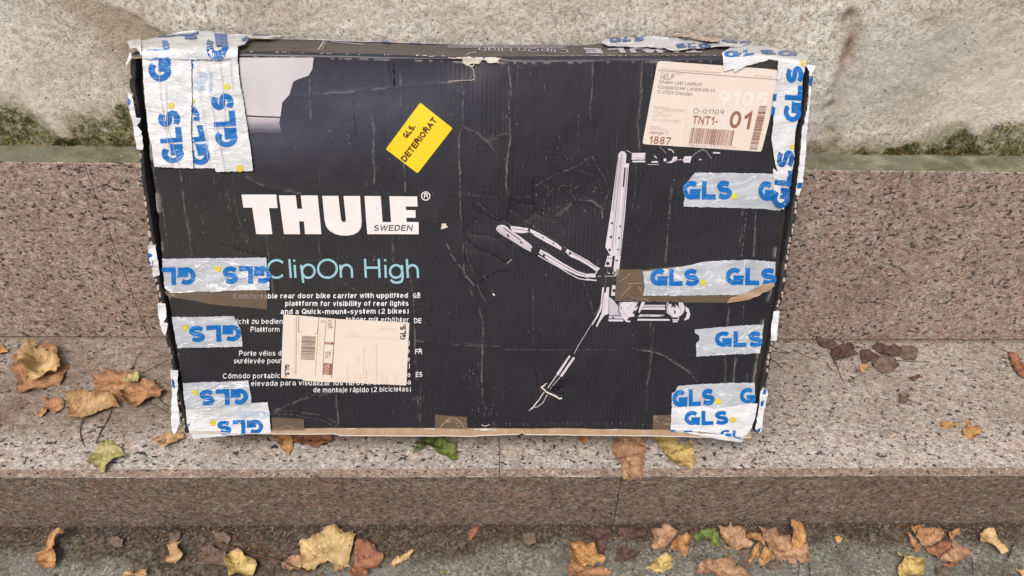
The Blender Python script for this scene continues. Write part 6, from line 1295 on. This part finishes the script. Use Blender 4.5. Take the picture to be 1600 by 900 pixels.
# ---- loose stalks and twigs
def twig(pts, where, label, r=.001, mat=STEMD):
    P = []
    for i, (x, y) in enumerate(pts):
        p = hit(x, y, AZ, (0 if where == 't' else -STEP_H)+.002); P.append(np.array([p[0], p[1], float(surf_z(p[0], p[1], where))+.0016+(.0012*math.sin(i*2.1)+.0008)]))
    o = tube('twig', P, r, r*.7, mat); o['label'] = label; o['category'] = 'twig'; o['group'] = 'loose stalks and twigs'
    return o
twig(G4((-860, -20), (-500, 330), (0, 545), (200, 600), (375, 672))[2:] if False else [(343, 852), (372, 862), (400, 870), (430, 879), (456, 887), (484, 897)], 'g', 'long brown stalk running from the yellow crinkled leaf to the golden leaf', .0019, STEM)
twig([(206, 578), (213, 562), (222, 548)], 't', 'thin stalk leaning up behind the pale green scrap left of the box', .0007)
twig([(218, 584), (240, 575), (262, 562)], 't', 'thin dark stalk reaching from the green scrap towards the box', .0007)
twig([(248, 617), (252, 628), (268, 637)], 't', 'short curved stalk between the rolled leaf and the box', .0006)
twig([(124, 683), (140, 675), (160, 665)], 't', 'thin stalk crossing the stalk of the big tan leaf', .0006)
twig([(1292, 567), (1297, 576), (1308, 583)], 't', 'thin curved stalk left of the long stalk right of the box', .0006)
twig([(1203, 560), (1214, 568), (1226, 579)], 't', 'short dark stalk near the right side of the box', .0007)
twig([(1248, 609), (1256, 613), (1262, 618)], 't', 'very short twig on the bare step right of the box', .0006)
twig([(1205, 548), (1225, 552), (1245, 549), (1256, 555), (1272, 561), (1284, 556)], 't', 'thin wavy stalk against the dark leaves right of the box', .0005)
twig([(1516, 866), (1518, 880), (1519, 900)], 'g', 'dark upright stalk below the star-lobed leaf', .0009)
twig([(1583, 851), (1578, 864), (1573, 878)], 'g', 'short dark stick near the right edge on the paving', .0010)
twig([(1249, 884), (1247, 893), (1247, 903)], 'g', 'left of two thin stalks below the largest clustered leaf', .0006)
twig([(1264, 880), (1265, 890), (1265, 902)], 'g', 'right of two thin stalks below the largest clustered leaf', .0007)
twig([(945, 858), (960, 859), (1010, 858)], 'g', 'pale thin fibre lying across between dark and pinkish leaves', .0005, STEM)
twig([(240, 828), (262, 832), (285, 836), (292, 831), (270, 828)], 'g', 'thin looped root fibre at the step foot on the left', .0006)
twig([(740, 868), (742, 856), (752, 847), (770, 843)], 'g', 'thin dark curved fibre on paving in the centre', .0005)

# ------------------------------------------------------------------ grit, crumbs, moss tufts
def bits(name, label, pts, smin, smax, mat, cat='grit', seed=3, flatt=.5):
    rr = random.Random(seed); V = []; Fc = []
    for x, y, z in pts:
        s = smin*(smax/smin)**(rr.random()**2); b0 = len(V); a = rr.uniform(0, 6.28)
        for i in range(5):
            an = a+i*1.2566; q = s*rr.uniform(.6, 1.2); V.append((x+q*math.cos(an), y+q*math.sin(an), z-.0002))
        q = s*.3; V.append((x+rr.uniform(-q, q), y+rr.uniform(-q, q), z+s*flatt*rr.uniform(.6, 1.4)))
        for i in range(5): Fc.append([b0+i, b0+(i+1) % 5, b0+5])
    o = mesh(name, V, Fc, mat.m, None, smooth=False, kind='stuff'); o['label'] = label; o['category'] = cat
    return o
GW = flat('pale_grit', (.50, .47, .42), .8, .2, .4, 30); GD = flat('dark_crumbs', (.07, .05, .038), .9, .1, .5, 30)
rr = random.Random(21); pts = []
for _ in range(5200):
    x = rr.uniform(-1.2, 1.2); dd = abs(rr.gauss(0, .06)) if rr.random() < .6 else rr.uniform(0, .28)
    pts.append((x, GY-.002-dd, -STEP_H+.001+.004*max(0, 1-dd/.05)))
bits('pale_grit', 'tiny pale stones and sand scattered over the soil and paving at the foot of the step', pts, .0004, .0016, GW)
pts = []
for _ in range(6000):
    x = rr.uniform(-1.2, 1.2); dd = abs(rr.gauss(0, .035)); pts.append((x, GY-.001-dd, -STEP_H+.001+.006*max(0, 1-dd/.05)))
bits('soil_crumbs', 'dark soil crumbs gathered along the foot of the step', pts, .0008, .0032, GD, 'soil')
pts = []
for _ in range(900):
    x = rr.uniform(-1.1, 1.1)
    y = -abs(rr.gauss(0, .02)) if rr.random() < .45 else rr.uniform(-TREAD, 0)
    if x > .5 and rr.random() < .5: y = -abs(rr.gauss(0, .012))
    pts.append((x, y-.001, .0002))
bits('step_grit', 'fine pale grit and dust on the stone step, thickest along the riser', pts, .0004, .0013, GW)
pts = []
for _ in range(600): pts.append((rr.uniform(-1.1, 1.1), -abs(rr.gauss(0, .006))-.0005, .0002))
bits('step_dirt', 'dark crumbs lying in the joint between step and riser', pts, .0006, .002, GD, 'soil')
LC = flat('leaf_crumb_brown', (.15, .085, .05), .9, .1, .6, 25)
def crumbs(name, label, gen, n, smin, smax, seed, mat):
    rr = random.Random(seed); V = []; Fc = []
    for _ in range(n):
        x, y, z = gen(rr); s = smin*(smax/smin)**(rr.random()**1.6); a = rr.uniform(0, 6.28); b0 = len(V); m_ = rr.randint(5, 7); tx, ty = rr.uniform(-.35, .35), rr.uniform(-.35, .35)
        for i in range(m_):
            an = a+i*6.2832/m_; q = s*rr.uniform(.45, 1.15); dx, dy = q*math.cos(an), q*math.sin(an)*.7; V.append((x+dx, y+dy, z+s*.35+dx*tx+dy*ty))
        V.append((x, y, z+s*.35+s*rr.uniform(-.15, .25)))
        for i in range(m_): Fc.append([b0+i, b0+(i+1) % m_, b0+m_])
    o = mesh(name, V, Fc, mat.m, None, smooth=False, kind='stuff'); o['label'] = label; o['category'] = 'leaf litter'
def gen_g(rr):
    x = rr.uniform(-1.15, 1.15) if rr.random() < .5 else rr.gauss(rr.choice([-.55, -.35, .3, .55, 1.0]), .1); y = GY-.003-abs(rr.gauss(0, .035)); return x, y, float(ground_z(np.array([x]), np.array([y]))[0])+.001
crumbs('leaf_litter', 'broken brown leaf crumbs along the foot of the step', gen_g, 620, .0012, .006, 4, LC)
def gen_t(rr): x = rr.gauss(.72, .12) if rr.random() < .6 else rr.uniform(-1.1, 1.1); return x, -abs(rr.gauss(0, .02))-.002, .0003
crumbs('leaf_litter', 'small dark leaf crumbs where the step meets the tall riser', gen_t, 120, .001, .004, 5, LM['dark'])
MO = Mat('moss_leaflets', .9, .1); mn = MO.noise(MO.co(), 60, 3, .6); MO.color(MO.ramp(mn, [(.35, (.045, .045, .014)), (.5, (.12, .118, .04)), (.65, (.27, .25, .11))]))
def moss(name, label, xlo, xhi, n, seed):
    rr = random.Random(seed); V = []; Fc = []; made = 0; tries = 0
    xa, xb = on_wall(xlo, 200)[0], on_wall(xhi, 200)[0]
    while made < n and tries < n*6:
        tries += 1; x = rr.uniform(xa, xb); hgt = float(np.interp(x, mpts[:, 0], mpts[:, 1]))-RISER_H+.012
        z = RISER_H+rr.random()**1.25*hgt
        if z-RISER_H > hgt: continue
        if float(fbm(np.array([x*34.]), np.array([z*34.]), 88, 3)[0]) < .40+.2*(z-RISER_H)/max(hgt, .01): continue
        made += 1; b0 = len(V); L = rr.uniform(.0022, .006); a = rr.uniform(0, 6.28)
        o_ = np.array([x, LEDGE+rr.uniform(-.004, .001), z]); d_ = np.array([rr.uniform(-1, 1), -rr.uniform(.3, 1), rr.uniform(-.6, 1)]); d_ /= np.linalg.norm(d_)
        sdir = np.cross(d_, [math.cos(a), .2, math.sin(a)]); sdir /= np.linalg.norm(sdir)+1e-9
        V += [o_-sdir*L*.16, o_+sdir*L*.16, o_+d_*L*.6+sdir*L*.2, o_+d_*L, o_+d_*L*.6-sdir*L*.2]; Fc.append([b0, b0+1, b0+2, b0+3, b0+4])
    o = mesh(name, V, Fc, MO.m, None, smooth=False, kind='stuff'); o['label'] = label; o['category'] = 'moss'
moss('moss_patch', 'dark green moss growing on the foot of the wall left of the box', -30, 300, 4500, 1)
moss('moss_patch', 'olive moss cushion along the foot of the wall at the far right', 1330, 1640, 4500, 2)
